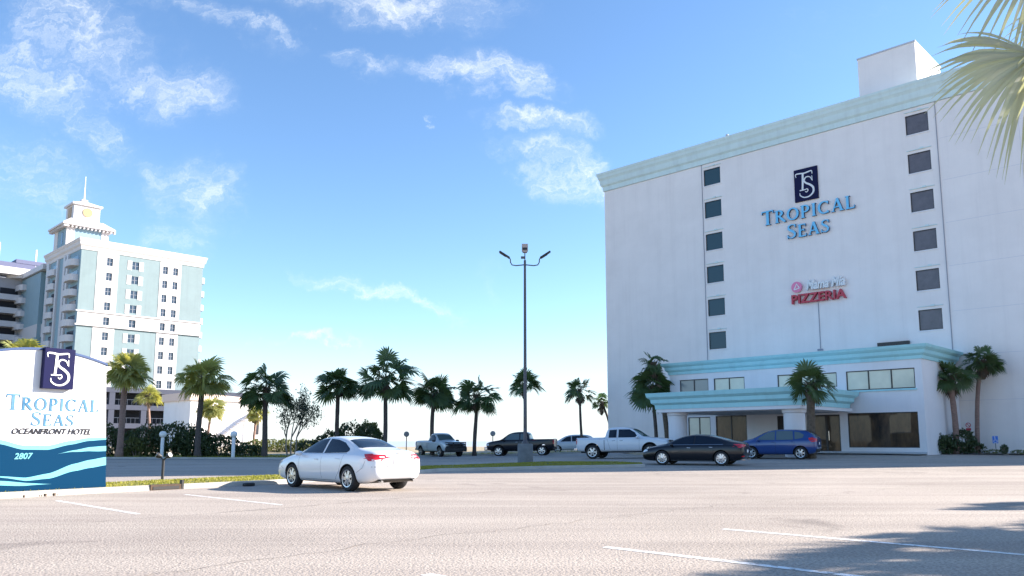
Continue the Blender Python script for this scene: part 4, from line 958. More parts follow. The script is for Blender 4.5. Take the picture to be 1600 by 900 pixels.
# ------------------------------------------------------------------ shrubs and small trees
def leaf_cloud(mb, c, rx, ry, rz_, n, s, rnd, lump=.35):
    for _ in range(n):
        while True:
            p = Vector((rnd.uniform(-1, 1), rnd.uniform(-1, 1), rnd.uniform(-1, 1)))
            l = p.length
            if l < 1: break
        p = p / max(l, .01) * (l ** .35)
        k = 1 + lump * noise.noise(Vector((p.x * 2.2 + c[0], p.y * 2.2 + c[1], p.z * 2.2)))
        q = Vector((c[0] + p.x * rx * k, c[1] + p.y * ry * k, c[2] + p.z * rz_ * k))
        if q.z < .02: continue
        if noise.noise(q * 1.7) < -.38: continue
        e = Euler((rnd.uniform(0, 6.3), rnd.uniform(0, 6.3), rnd.uniform(0, 6.3))).to_matrix(); w = s * rnd.uniform(.6, 1.3)
        a, b_ = e @ Vector((w, 0, 0)), e @ Vector((0, w * .45, 0)); i = len(mb.v)
        mb.v += [q - a, q - b_, q + a, q + b_]; mb.f.append([i, i + 1, i + 2, i + 3]); mb.m.append(0)
def shrub(name, x, y, lumps, m, label, n=2600, s=.11, group='shrubs along the far lawn', cat='shrub', stems=True):
    g = thing(name, label, cat, (x, y, gz(x, y) + .05), 0, group); rnd = random.Random(hash_seed(label)); mb = MB()
    for (lx, ly, lz, rx, ry, rz_) in lumps: leaf_cloud(mb, (lx, ly, lz), rx, ry, rz_, int(n * rx * rz_ / sum(q[3] * q[5] for q in lumps)) , s, rnd)
    mb.build('foliage', M[m], g, recalc=False)
    if stems:
        mb = MB()
        for (lx, ly, lz, rx, ry, rz_) in lumps:
            for k in range(3): mb.tube([(lx + .1 * k, ly, -.05), (lx + (k - 1) * rx * .3, ly + .1, lz), (lx + (k - 1) * rx * .5, ly, lz + rz_ * .5)], [.05, .035, .015], 5)
        mb.build('stem', M['bark'], g)
    return g
SH = 'shrubs along the far lawn'
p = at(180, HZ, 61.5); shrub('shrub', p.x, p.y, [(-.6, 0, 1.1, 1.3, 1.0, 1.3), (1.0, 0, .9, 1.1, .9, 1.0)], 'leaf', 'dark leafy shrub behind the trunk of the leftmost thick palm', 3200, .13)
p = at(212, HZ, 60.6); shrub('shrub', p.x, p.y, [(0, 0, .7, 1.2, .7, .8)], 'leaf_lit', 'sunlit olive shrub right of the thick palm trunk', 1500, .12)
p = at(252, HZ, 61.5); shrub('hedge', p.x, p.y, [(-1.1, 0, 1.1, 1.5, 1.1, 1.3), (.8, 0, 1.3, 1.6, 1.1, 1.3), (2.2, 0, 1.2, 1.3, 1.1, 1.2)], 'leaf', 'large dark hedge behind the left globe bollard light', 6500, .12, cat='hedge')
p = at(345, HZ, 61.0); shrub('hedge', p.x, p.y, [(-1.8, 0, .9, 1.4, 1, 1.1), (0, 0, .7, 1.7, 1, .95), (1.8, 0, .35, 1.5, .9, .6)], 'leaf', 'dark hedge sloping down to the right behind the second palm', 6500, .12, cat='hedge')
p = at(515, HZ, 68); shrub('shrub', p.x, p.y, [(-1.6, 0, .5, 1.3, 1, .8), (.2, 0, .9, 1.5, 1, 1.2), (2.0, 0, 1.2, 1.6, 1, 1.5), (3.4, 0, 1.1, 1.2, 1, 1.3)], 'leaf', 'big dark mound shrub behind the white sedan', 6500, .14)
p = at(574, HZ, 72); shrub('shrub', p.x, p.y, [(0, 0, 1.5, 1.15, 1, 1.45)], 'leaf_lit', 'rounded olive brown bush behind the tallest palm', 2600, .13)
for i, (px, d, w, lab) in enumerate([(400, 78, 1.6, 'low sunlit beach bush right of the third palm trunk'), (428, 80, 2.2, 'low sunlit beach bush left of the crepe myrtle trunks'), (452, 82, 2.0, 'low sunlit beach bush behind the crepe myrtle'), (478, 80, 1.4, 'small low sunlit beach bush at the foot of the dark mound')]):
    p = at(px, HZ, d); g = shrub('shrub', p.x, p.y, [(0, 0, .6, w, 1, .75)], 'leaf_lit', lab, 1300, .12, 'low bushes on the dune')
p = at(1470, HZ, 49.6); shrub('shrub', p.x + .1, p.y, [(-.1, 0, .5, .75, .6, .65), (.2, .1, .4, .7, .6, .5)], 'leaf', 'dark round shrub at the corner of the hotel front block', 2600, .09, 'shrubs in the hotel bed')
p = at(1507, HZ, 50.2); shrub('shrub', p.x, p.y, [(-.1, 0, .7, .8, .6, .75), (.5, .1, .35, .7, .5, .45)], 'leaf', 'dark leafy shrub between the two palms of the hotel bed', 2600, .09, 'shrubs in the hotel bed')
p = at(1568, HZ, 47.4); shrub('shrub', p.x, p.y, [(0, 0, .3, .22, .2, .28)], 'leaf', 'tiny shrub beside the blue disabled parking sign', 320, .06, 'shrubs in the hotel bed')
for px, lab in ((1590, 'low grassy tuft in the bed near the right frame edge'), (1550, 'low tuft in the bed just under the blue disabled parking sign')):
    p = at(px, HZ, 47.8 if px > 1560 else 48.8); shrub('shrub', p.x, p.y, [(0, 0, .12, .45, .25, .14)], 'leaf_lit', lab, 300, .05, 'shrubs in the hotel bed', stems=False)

# crepe myrtle
CM = thing('crepe_myrtle_tree', 'airy small tree with pale forked trunks between the third and fourth palm', 'tree', (*at(455, HZ, 60.5).xy, .12)); CM.scale = (.72, .72, .98)
rnd = random.Random(5); mb = MB(); tips = []
def grow(p, d, L, r, lv):
    q = p + d * L; mid = p.lerp(q, .5) + Vector((rnd.gauss(0, .05), rnd.gauss(0, .05), 0)) * L
    mb.tube([p, mid, q], [r, r * .85, r * .65], 6 if lv < 2 else 4, cap=False)
    if lv >= 4: tips.append(q); return
    if lv >= 2: tips.append(mid)
    for k in range(2 if lv else 3):
        a = Vector((rnd.gauss(0, .42), rnd.gauss(0, .42), rnd.gauss(0, .15))); grow(q, (d + a).normalized(), L * rnd.uniform(.66, .86), r * .62, lv + 1)
for k in range(3): grow(Vector((-.3 + .3 * k, .1 * k, -.1)), Vector((-.16 + .14 * k, .05, 1)).normalized(), 1.55, .11, 0)
mb.build('trunk', M['bark'], CM, smooth='all')
mb = MB()
for q in tips:
    leaf_cloud(mb, q, .50, .50, .45, 26, .095, rnd)
mb.build('crown', M['leaf_myrtle'], CM, recalc=False)

# ------------------------------------------------------------------ monument sign
SX, SY = -10.17, 20.27
RZ_S = math.atan2(.826, .563)
MS = thing('monument_sign', 'large white and blue arched monument sign of the oceanfront hotel on the left', 'sign', (SX, SY, 0), RZ_S)
WS = 3.15      # local x runs from -WS (left) to 0 (right edge); front faces local -y
def top_z(x): return 3.17 + .24 * (1 - ((x + WS / 2) / (WS / 2)) ** 2)
def wave(pts, x):
    for i in range(len(pts) - 1):
        if pts[i][0] <= x <= pts[i + 1][0]:
            t = (x - pts[i][0]) / (pts[i + 1][0] - pts[i][0]); t = t * t * (3 - 2 * t) * .5 + t * .5; return pts[i][1] + (pts[i + 1][1] - pts[i][1]) * t
    return pts[-1][1]
def tap(x, z): return -WS + (x + WS) * (1 - .066 * z / 3.25)
def panel_band(mb, lo, hi, y0, y1, x0=-WS, x1=0, n=48):
    for i in range(n):
        a, c = x0 + (x1 - x0) * i / n, x0 + (x1 - x0) * (i + 1) / n
        la, lc, ha, hc = lo(a), lo(c), hi(a), hi(c)
        if ha - la < .002 and hc - lc < .002: continue
        mb.add([(tap(x_, z_), y_, z_) for x_, y_, z_ in [(a, y0, la), (c, y0, lc), (c, y0, hc), (a, y0, ha), (a, y1, la), (c, y1, lc), (c, y1, hc), (a, y1, ha)]], [(0, 1, 2, 3), (7, 6, 5, 4), (3, 2, 6, 7), (0, 4, 5, 1)])
b = MB(); panel_band(b, lambda x: .12, top_z, 0, .42); b.quad((-WS, 0, .12), (-WS, .42, .12), (-WS, .42, top_z(-WS)), (-WS, 0, top_z(-WS))); b.quad((tap(0, .12), 0, .12), (tap(0, .12), .42, .12), (tap(0, 3.22), .42, top_z(0)), (tap(0, 3.22), 0, top_z(0))); b.build('cabinet', M['sign_white'], MS)
b = MB(); panel_band(b, lambda x: top_z(x) + .002, lambda x: top_z(x) + .055, -.03, .45, -WS - .03, .03); b.build('top_trim', M['navy_side'], MS)
b = MB(); b.box(-WS + .15, -.15, .1, .32, -.1, .119); b.build('base', M['concrete'], MS)
wv = [(-3.15, 1.50), (-2.52, 1.26), (-2.0, 1.13), (-1.45, 1.12), (-.9, 1.24), (-.45, 1.33), (0, 1.36)]
b = MB(); panel_band(b, lambda x: .13, lambda x: wave(wv, x) - .06, -.012, -.001); b.build('blue_field', M['sign_blue'], MS)
b = MB()
NB = lambda: (b.build('wave_stripe', M['sign_cyan'], MS), MB())[1]
panel_band(b, lambda x: wave(wv, x) - .058 - 0, lambda x: wave(wv, x) + (.04 if x < -1 else .04 * max(0, min(1, -x))), -.014, -.002)
b = NB()
w2 = [(-3.15, .62), (-2.4, .47), (-1.9, .41), (-1.4, .47), (-.8, .66), (-.4, .74), (0, .80)]
panel_band(b, lambda x: wave(w2, x) - .13 * sstep((x + 3.3) / 3.2), lambda x: wave(w2, x) + .07 * sstep((x + 2.8) / 2.6), -.016, -.0125)
b = NB()
w3 = [(-3.15, .46), (-2.5, .33), (-1.9, .27), (-1.3, .26)]
panel_band(b, lambda x: wave(w3, x) - .05 * (1 - sstep((x + 2.5) / 1.2)), lambda x: wave(w3, x) + .05 * (1 - sstep((x + 2.2) / .95)), -.016, -.0125, -WS, -1.25, 24)
b = NB()
w4 = [(-1.25, .96), (-.8, 1.04), (-.4, 1.10), (0, 1.12)]
panel_band(b, lambda x: wave(w4, x) - .10 * sstep((x + 1.25) / 1.2), lambda x: wave(w4, x) + .025 * sstep((x + 1.25) / 1.2), -.016, -.0125, -1.25, 0, 24)
b.build('wave_stripe', M['sign_cyan'], MS)
b = MB(); b.box(-1.77, -1.06, -.155, -.005, 2.50, 3.47); pn = b.build('emblem_panel', M['navy'], MS, bevel=.008)
b = MB(); monogram(b, -1.415, 2.985, .86, -.166, .009); b.build('emblem', M['white'], pn)
b = MB(); draw_word(b, 'TROPICAL', -2.47, -.33, 1.98, .30, -.012, .009, 1.22, 0); draw_word(b, 'SEAS', -1.91, -.91, 1.62, .28, -.012, .009, 1.18, 0); b.build('lettering', M['sign_letter'], MS)
text_mesh('tagline', 'OCEANFRONT HOTEL', .19, M['sign_black'], MS, (-1.40, -.012, 1.43), .012, .3, .004, 1.82)
text_mesh('house_number', '2807', .19, M['sign_cyan'], MS, (-2.02, -.018, .86), .010, .2, .004, .40)
b = MB(); rnd = random.Random(9)
for i in range(160):
    x = rnd.uniform(-12.9, -10.6); t = (x + 12.2) / 2.05; y = 16.9 + 3.2 * t + rnd.uniform(-.22, .05)
    s = rnd.uniform(.015, .05); b.box(x - s, x + s, y - s, y + s, .0, s * 1.2)
o = b.build('mulch_litter', M['mulch'], None); tag(o, 'scattered brown mulch bits along the kerb under the monument sign', 'mulch', kind='stuff')

# ------------------------------------------------------------------ light pole
px_, py_ = .72, 43.6
zb = gz(px_, py_)
LP = thing('light_pole', 'tall parking lot light pole with two curved arms on a concrete base', 'light pole', (px_, py_, zb))
b = MB(); b.lathe([(.42, -.1), (.42, .98), (.38, 1.04)], 24); b.build('concrete_base', M['concrete_old'], LP, smooth=40)
b = MB(); b.lathe([(.19, 1.04), (.19, 1.08), (.12, 1.2), (.10, 1.3), (.065, 11.2)], 12); b.build('pole', M['steel_dark'], LP, smooth=40)
b = MB()
for s in (-1, 1): b.tube([(0, 0, 10.95), (s * .5, 0, 10.90), (s * .72, 0, 10.94), (s * .80, 0, 11.08), (s * .82, 0, 11.28), (s * .92, 0, 11.36)], .032, 8)
b.build('arm', M['steel_dark'], LP, smooth='all')
for s in (-1, 1):
    b = MB(); b.box(-.34, .34, -.13, .13, -.045, .045); b.box(-.30, .12, -.10, .10, -.07, -.046); o = b.build('lamp_head', M['lamp_black'], LP, bevel=.02)
    o.location = (s * 1.14, 0, 11.52); o.rotation_euler = (0, -s * R(33), 0)
b = MB(); b.tube([(0, 0, 11.15), (0, 0, 11.75)], .03, 8); b.box(-.22, .02, -.06, .06, 11.30, 11.42); b.build('mast', M['steel_dark'], LP)
b = MB(); b.box(-.17, .17, -.15, .15, 11.72, 12.12); b.box(-.13, .13, -.152, .12, 11.64, 11.719); b.build('camera_box', M['tan_box'], LP, bevel=.02)
b = MB(); b.box(-.13, .13, -.162, -.151, 11.76, 11.90); b.build('camera_window', M['lamp_black'], LP)
b = MB(); b.box(-.07, .07, -.10, -.085, 1.9, 2.5); b.build('hand_hole_cover', M['steel_dark'], LP)
b = MB()
for k in range(4): b.tube([(.14 * math.cos(.8 + k * 1.57), .14 * math.sin(.8 + k * 1.57), 1.03), (.14 * math.cos(.8 + k * 1.57), .14 * math.sin(.8 + k * 1.57), 1.14)], .015, 6)
b.build('anchor_bolt', M['steel_dark'], LP)

# globe bollards
def bollard(x, y, lab):
    g = thing('bollard_light', lab, 'bollard light', (x, y, gz(x, y) + .1), 0, 'globe bollard lights on the lawn')
    b = MB(); b.lathe([(.12, -.05), (.12, 1.35), (.10, 1.42)], 16); b.build('post', M['white'], g, smooth=40)
    b = MB(); b.lathe([(.11, 1.42), (.2, 1.48), (.255, 1.6), (.25, 1.72), (.17, 1.84), (.05, 1.88)], 20); b.build('globe', mat('opal_globe', (.82, .82, .80), .25), g, smooth=60)
    b = MB(); b.lathe([(.13, 1.425), (.135, 1.45), (.11, 1.47)], 16); b.build('collar', M['rail'], g)
p = at(254, HZ, 58.4); bollard(p.x, p.y, 'white globe bollard light in front of the large dark hedge')
p = at(365, HZ, 57.2); bollard(p.x, p.y, 'white bollard light at the low right end of the hedge')

# twin spot post on the verge
g = thing('spotlight_post', 'short black post with two small lamp heads on the grass verge', 'post', (-10.9, 25.2, .10))
b = MB(); b.tube([(0, 0, -.05), (0, 0, .62)], .045, 8); b.build('post', M['black'], g)
for s in (-1, 1):
    b = MB(); b.tube([(0, 0, .58), (s * .10, 0, .66)], .02, 6); b.build('bracket', M['black'], g)
    b = MB(); b.lathe([(.04, -.12), (.085, -.02), (.085, .05)], 12); o = b.build('lamp_head', M['black'], g, smooth=40); o.location = (s * .17, 0, .72); o.rotation_euler = (R(20), s * R(60), 0)
    b = MB(); b.lathe([(.078, .051), (.070, .058)], 12); l_ = b.build('lens', M['lamp_clear'], o)
# storm drain inlet set in the verge kerb
DR = Vector((-10.15, 20.1)).lerp(Vector((-7.0, 24.2)), .30)
g = thing('storm_drain', 'rusty storm drain inlet in the verge kerb', 'drain', (*DR, .0), math.atan2(4.1, 3.15))
b = MB(); b.box(-.42, .42, -.175, .12, -.02, .137); b.build('inlet_lip', M['grate'], g)
b = MB(); b.box(-.36, .36, -.185, -.176, .015, .095); b.build('opening', M['black'], g)
b = MB(); b.box(.44, .50, -.17, -.05, -.02, .24); b.build('marker', M['black'], g)
o = MB(); o.box(-.16, .16, -.08, .08, 0, .10); o = o.build('drain_cap', M['black'], None, bevel=.03); o.location = (-7.45, 22.9, 0); o.rotation_euler = (0, 0, .8)
tag(o, 'small black lump on the tarmac by the kerb left of the white sedan', 'rubber block')
# posts by the beach
for px, d, lab in ((635, 69, 'small round headed post seen above the white pickup bed'), (770, 71, 'small round headed post seen above the dark pickup hood')):
    p = at(px, HZ, d); g = thing('viewer_post', lab, 'post', (p.x, p.y, gz(p.x, p.y)), 0, 'round headed posts by the beach')
    b = MB(); b.tube([(0, 0, 0), (0, 0, 1.7)], .04, 6); b.build('post', M['steel_dark'], g)
    b = MB(); b.lathe([(.2, -.12), (.24, 0), (.2, .12)], 14, 'Y'); o = b.build('head', M['grey_block'], g); o.location = (0, 0, 1.85)
# hotel bed signs
p = at(1499, HZ, 51.6); g = thing('no_parking_sign', 'small white sign with red marking on the hotel wall between two palms', 'sign', (*wpos(17.95, -.06, 2.2),), RZ_H)
b = MB(); b.box(-.20, .20, 0, .03, -.30, .30); b.build('plate', M['white'], g)
b = MB(); n = 18
for i in range(n):
    a0, a1 = 2 * math.pi * i / n, 2 * math.pi * (i + 1) / n
    b.add([(.16 * math.cos(a0), -.004, .10 + .16 * math.sin(a0)), (.16 * math.cos(a1), -.004, .10 + .16 * math.sin(a1)), (.115 * math.cos(a1), -.004, .10 + .115 * math.sin(a1)), (.115 * math.cos(a0), -.004, .10 + .115 * math.sin(a0))], [(0, 1, 2, 3)])
draw_strokes(b, [([(-.10, .20), (.10, 0)], .04)], 0, 0, 1, -.006, .002); b.box(-.15, .15, -.006, -.002, -.25, -.10); b.build('marking', M['red'], g)
px0 = wpos(19.9, -2.0, 0); g = thing('disabled_parking_sign', 'blue disabled parking sign on a short post in the hotel bed', 'sign', (px0[0], px0[1], gz(px0[0], px0[1])), RZ_H + .3)
b = MB(); b.box(-.15, .15, -.02, .0, .68, 1.12); b.build('plate', M['steel_blue'], g)
b = MB(); b.tube([(0, .02, 0), (0, .02, 1.05)], .022, 6); b.build('post', M['concrete_old'], g)
b = MB(); draw_strokes(b, [([(-.02, .33), (0, .18), (.08, .17), (.13, .04)], .03), (arc(-.005, .10, .085, .085, 110, 350, .025, .025, 12))], 0, .70, 1, -.023, .002); b.lathe([(.028, 0), (.028, .003)], 10, 'Y', (-.02, -.024, 1.07)); b.build('wheelchair_symbol', M['white'], g)

# ------------------------------------------------------------------ vehicles
def body_shell(st, arches, hw, paint, cuts=(), sub=2):
    "st rows: x, zb, w, zbelt, wb, zt, wt.  arches: (x, r, z)"
    bm = bmesh.new(); rings = []
    for (x, zb, w, zl, wb, zt, wt) in st:
        cab = zt - zl
        e = min(.035, cab * .3)
        half = [(0, zb), (w * .80, zb), (w * .965, zb + .09), (w, zb + .5 * (zl - zb)), (w * .985, zl - .09), (wb, zl), (wb - .05 if cab > .2 else wb - .06, zl + e),
                (wt + (.02 if cab > .2 else .0), zt - min(.07, cab * .35)), (wt * .86, zt - .008), (0, zt + .012)]
        pts = [(x, y, z) for y, z in half] + [(x, -y, z) for y, z in half[-2:0:-1]]
        rings.append([bm.verts.new(p) for p in pts])
    n = len(rings[0])
    for a, c in zip(rings, rings[1:]):
        for k in range(n): bm.faces.new((a[k], a[(k + 1) % n], c[(k + 1) % n], c[k]))
    h = (n) // 2
    for ring, flip in ((rings[0], 0), (rings[-1], 1)):
        # ladder cap joins +y side to -y side
        for k in range(0, h):
            q = [ring[k], ring[k + 1], ring[(n - k - 1) % n], ring[(n - k) % n]]
            q = list(dict.fromkeys(q))
            if len(q) >= 3:
                try: bm.faces.new(q)
                except ValueError: pass
    cl_ = bm.edges.layers.float.get('crease_edge') or bm.edges.layers.float.new('crease_edge')
    for a, c in zip(rings, rings[1:]):
        for k, cv in ((5, .55), (3, .25), (1, .3)):
            for kk in (k, (n - k) % n):
                e_ = bm.edges.get((a[kk], c[kk]))
                if e_: e_[cl_] = cv
    bmesh.ops.recalc_face_normals(bm, faces=bm.faces)
    me = bpy.data.meshes.new('body'); bm.to_mesh(me); bm.free()
    o = bpy.data.objects.new('body', me); COL.objects.link(o)
    s = o.modifiers.new('s', 'SUBSURF'); s.levels = sub; s.render_levels = sub
    cutters = []
    def cutter(mb):
        c = mb.build('cut', [], None); cutters.append(c); m_ = o.modifiers.new('b', 'BOOLEAN'); m_.operation = 'DIFFERENCE'; m_.object = c; m_.solver = 'EXACT'
    for (x, r, z) in arches:
        for sd in (-1, 1):
            m_ = MB(); m_.lathe([(r, sd * (hw - .30)), (r, sd * (hw + .3))], 40, 'Y', (x, 0, z)); cutter(m_)
    for bx in cuts: m_ = MB(); m_.box(*bx); cutter(m_)
    dg = bpy.context.evaluated_depsgraph_get(); m2 = bpy.data.meshes.new_from_object(o.evaluated_get(dg)); o.modifiers.clear(); o.data = m2
    for c in cutters: bpy.data.objects.remove(c)
    m2.materials.clear(); m2.materials.append(paint); m2.materials.append(M['well'])
    for p in m2.polygons:
        c = p.center; p.material_index = 0; p.use_smooth = True
        for (x, r, z) in arches:
            d = math.hypot(c.x - x, c.z - z); nr = Vector((c.x - x, 0, c.z - z)).normalized()
            if (abs(d - r) < .012 and abs(p.normal.dot(nr)) > .9) or (d < r and abs(p.normal.y) > .95 and abs(abs(c.y) - (hw - .30)) < .01): p.material_index = 1
        for bx in cuts:
            if bx[0] - .01 < c.x < bx[1] + .01 and bx[2] - .01 < c.y < bx[3] + .01 and bx[4] - .01 < c.z < bx[5] - .0 + .2 and (abs(c.z - bx[4]) < .01 or abs(c.x - bx[0]) < .005 or abs(c.x - bx[1]) < .005 or abs(abs(c.y) - bx[3]) < .005): p.material_index = 1
    m2.set_sharp_from_angle(angle=R(48))
    return o
class Car:
    def __init__(s, name, label, cat, x, y, rz, scale=1, group=None):
        s.T = thing(name, label, cat, (x, y, gz(x, y)), rz, group, scale); s.pitch(x, y, rz)
    def pitch(s, x, y, rz):
        dx, dy = math.cos(rz), math.sin(rz); g = (gz(x + dx, y + dy) - gz(x - dx, y - dy)) / 2
        h = (gz(x - dy, y + dx) - gz(x + dy, y - dx)) / 2
        s.T.rotation_euler = (Matrix.Rotation(rz, 3, 'Z') @ Matrix.Rotation(-math.atan(g), 3, 'Y') @ Matrix.Rotation(math.atan(h), 3, 'X')).to_euler()
    def shell(s, st, arches, hw, paint, cuts=(), sub=2):
        s.body = body_shell(st, arches, hw, paint, cuts, sub); s.body.parent = s.T; s.bvh = BVHTree.FromPolygons([v.co for v in s.body.data.vertices], [p.vertices for p in s.body.data.polygons]); s.hw = hw
    def patch(s, name, poly, m, how='side', off=.006, grid=.07, sides=(1, -1), parent=None, th=.0, start=3.0):
        "poly in (x,z) for side, (y,z) for front/rear, (x,y) for top, projected onto the body shell"
        out = []
        for sd in (sides if how == 'side' else (1,)):
            bm = bmesh.new(); vs = [bm.verts.new((p[0], p[1], 0)) for p in poly]; bm.faces.new(vs)
            for ax in (0, 1):
                lo, hi = min(p[ax] for p in poly), max(p[ax] for p in poly); k = int((hi - lo) / grid)
                for i in range(1, k + 1):
                    co = [0, 0, 0]; co[ax] = lo + (hi - lo) * i / (k + 1); no = [0, 0, 0]; no[ax] = 1
                    bmesh.ops.bisect_plane(bm, geom=bm.verts[:] + bm.edges[:] + bm.faces[:], plane_co=co, plane_no=no)
            bmesh.ops.triangulate(bm, faces=bm.faces)
            bad = []
            for v in bm.verts:
                a, b_ = v.co.x, v.co.y
                if how == 'side': o_, d_ = Vector((a, sd * start, b_)), Vector((0, -sd, 0))
                elif how == 'front': o_, d_ = Vector((start + 2, a, b_)), Vector((-1, 0, 0))
                elif how == 'rear': o_, d_ = Vector((-start - 2, a, b_)), Vector((1, 0, 0))
                else: o_, d_ = Vector((a, b_, 4)), Vector((0, 0, -1))
                h = s.bvh.ray_cast(o_, d_)
                if h[0] is None: bad.append(v); continue
                nn = h[1] if h[1].dot(d_) < 0 else -h[1]
                v.co = h[0] + nn * off
            bmesh.ops.delete(bm, geom=bad, context='VERTS')
            bmesh.ops.recalc_face_normals(bm, faces=bm.faces)
            me = bpy.data.meshes.new(name); bm.to_mesh(me); bm.free(); me.materials.append(m)
            me.polygons.foreach_set('use_smooth', [True] * len(me.polygons))
            o = bpy.data.objects.new(name, me); COL.objects.link(o); o.parent = parent or s.T; out.append(o)
            if th:
                so_ = o.modifiers.new('s', 'SOLIDIFY'); so_.thickness = th; so_.offset = 1
        return out
    def wheels(s, xs, y, r, w=.21, spokes=7, hub=.7, rim='rim'):
        for x in xs:
            for sd in (1, -1):
                b = MB(); b.lathe([(r * .66, -w / 2), (r * .93, -w / 2), (r, -w / 2 + .035), (r, w / 2 - .035), (r * .93, w / 2), (r * .66, w / 2), (r * .64, 0)], 36, 'Y', close=True)
                t = b.build('wheel', M['rubber'], s.T, smooth=40); t.location = (x, sd * (y - w / 2), r)
                b = MB(); q = w / 2 * sd
                b.lathe([(r * .69, q * .98), (r * .66, q * 1.05), (r * .60, q * .9), (r * .60, q * .1)], 32, 'Y', close=False)
                b2 = MB(); b2.lathe([(r * .62, q * .05), (r * .62, q * .15)], 32, 'Y'); o2 = b2.build('brake_disc', M['well'], t)
                b = MB(); b.lathe([(r * .70, q * .96), (r * .69, q * 1.06), (r * .62, q * 1.02), (r * .60, q * .3), (r * .66, q * .3)], 32, 'Y', close=True)
                for k in range(spokes):
                    a = 2 * math.pi * k / spokes; ca, sa = math.cos(a), math.sin(a); pw = r * hub * .16
                    P = lambda rr, tt, yy: (rr * ca - tt * sa, yy, rr * sa + tt * ca)
                    b.add([P(.05, -pw, q * .95), P(.05, pw, q * .95), P(r * .64, pw * 1.3, q * .88), P(r * .64, -pw * 1.3, q * .88), P(.05, -pw, q * .55), P(.05, pw, q * .55), P(r * .64, pw * 1.3, q * .5), P(r * .64, -pw * 1.3, q * .5)],
                          [(0, 1, 2, 3), (7, 6, 5, 4), (0, 4, 5, 1), (1, 5, 6, 2), (2, 6, 7, 3), (3, 7, 4, 0)])
                b.lathe([(.075, q * .6), (.07, q * 1.0), (.03, q * 1.04)], 14, 'Y')
                b.build('rim', M[rim], t, smooth=35)
    def mirror(s, x, z, y, m, k=1.0):
        for sd in (1, -1):
            b = MB(); vs = [(.07, 0), (.05, .10), (-.02, .17), (-.08, .2), (-.09, .0)]
            b.lathe([(.02, 0), (.075, .015), (.085, .09), (.07, .17), (.03, .20)], 12, 'Y'); o = b.build('wing_mirror', m, s.T, smooth='all')
            o.location = (x, sd * y, z); o.scale = (.85 * k, sd * k, .8 * k)
    def handles(s, pts, m, L=.17):
        for (x, z) in pts: s.patch('door_handle', [(x - L / 2, z), (x + L / 2, z + .008), (x + L / 2, z + .035), (x - L / 2, z + .027)], m, off=.012, th=.012)
    def seam(s, pts, w=.008, m='seam'):
        for (a, c) in zip(pts, pts[1:]):
            d = Vector((c[0] - a[0], c[1] - a[1])).normalized(); n = Vector((-d.y, d.x)) * w / 2
            s.patch('door_gap', [(a[0] - n.x, a[1] - n.y), (c[0] - n.x, c[1] - n.y), (c[0] + n.x, c[1] + n.y), (a[0] + n.x, a[1] + n.y)], M[m], off=.003, grid=.09)
    def plate(s, where, x, z, m='white', w=.155, h=.075):
        b = MB(); b.box(-.008, .008, -w, w, -h, h); o = b.build('licence_plate', M[m], s.T); o.location = (x, 0, z); return o

# --- white sedan
def sedan_stations():
    return [(-2.45, .46, .60, .74, .58, .86, .50), (-2.42, .36, .74, .80, .72, .98, .60), (-2.28, .26, .86, .90, .82, 1.06, .68), (-1.95, .21, .905, .935, .85, 1.095, .69),
            (-1.62, .19, .915, .95, .86, 1.13, .67), (-1.25, .18, .92, .955, .865, 1.28, .62), (-.85, .18, .92, .955, .865, 1.405, .585), (-.35, .18, .92, .95, .865, 1.455, .60),
            (.15, .18, .92, .945, .865, 1.445, .60), (.55, .18, .92, .935, .86, 1.36, .61), (.98, .18, .92, .92, .855, 1.16, .66), (1.28, .18, .92, .905, .85, 1.03, .68),
            (1.65, .18, .915, .865, .83, .97, .66), (2.05, .19, .895, .80, .79, .89, .62), (2.30, .22, .84, .72, .74, .79, .58), (2.42, .28, .74, .62, .68, .68, .52), (2.46, .36, .60, .54, .56, .58, .44)]
rzS = math.atan2(.700, -.714)
cs = Car('parked_car', 'white four door sedan parked alone on the sunlit tarmac seen from behind', 'car', -4.56, 22.15, rzS, .965)
cs.shell(sedan_stations(), [(-1.40, .385, .335), (1.40, .385, .335)], .92, M['paint_white'])
cs.wheels((-1.40, 1.40), .90, .335, .225, 7)
cs.patch('side_window', [(1.06, .985), (.78, 1.17), (.42, 1.335), (.02, 1.375), (-.10, 1.378), (-.08, .985)], M['car_glass'])
cs.patch('side_window', [(-.16, .985), (-.18, 1.375), (-.55, 1.35), (-.90, 1.27), (-1.24, 1.11), (-1.28, 1.05), (-1.20, 1.005)], M['car_glass'])
cs.patch('rear_window', [(-1.60, -.56), (-1.50, -.61), (-.96, -.52), (-.93, 0), (-.96, .52), (-1.50, .61), (-1.60, .56), (-1.64, 0)], M['car_glass'], 'top')
cs.patch('windscreen', [(1.20, -.60), (1.27, 0), (1.20, .60), (.50, .52), (.44, 0), (.50, -.52)], M['car_glass'], 'top')
cs.patch('tail_light', [(-2.50, .80), (-2.44, .90), (-2.22, .985), (-1.98, .975), (-2.12, .90), (-2.24, .80)], M['tail_red'], off=.008)
for s_ in (1, -1): cs.patch('tail_light', [(s_ * .38, .87), (s_ * .42, .96), (s_ * .76, .965), (s_ * .86, .86), (s_ * .70, .83)], M['tail_red'], 'rear', off=.008, grid=.05)
for s_ in (1, -1): cs.patch('reversing_light', [(s_ * .46, .885), (s_ * .47, .915), (s_ * .60, .915), (s_ * .60, .885)], M['lamp_clear'], 'rear', off=.012)
cs.patch('headlight', [(2.02, .70), (2.04, .77), (2.25, .73), (2.40, .62), (2.38, .58)], M['lamp_clear'], off=.006)
for s_ in (1, -1): cs.patch('headlight', [(s_ * .50, .60), (s_ * .52, .70), (s_ * .80, .74), (s_ * .82, .64)], M['lamp_clear'], 'front', off=.008)
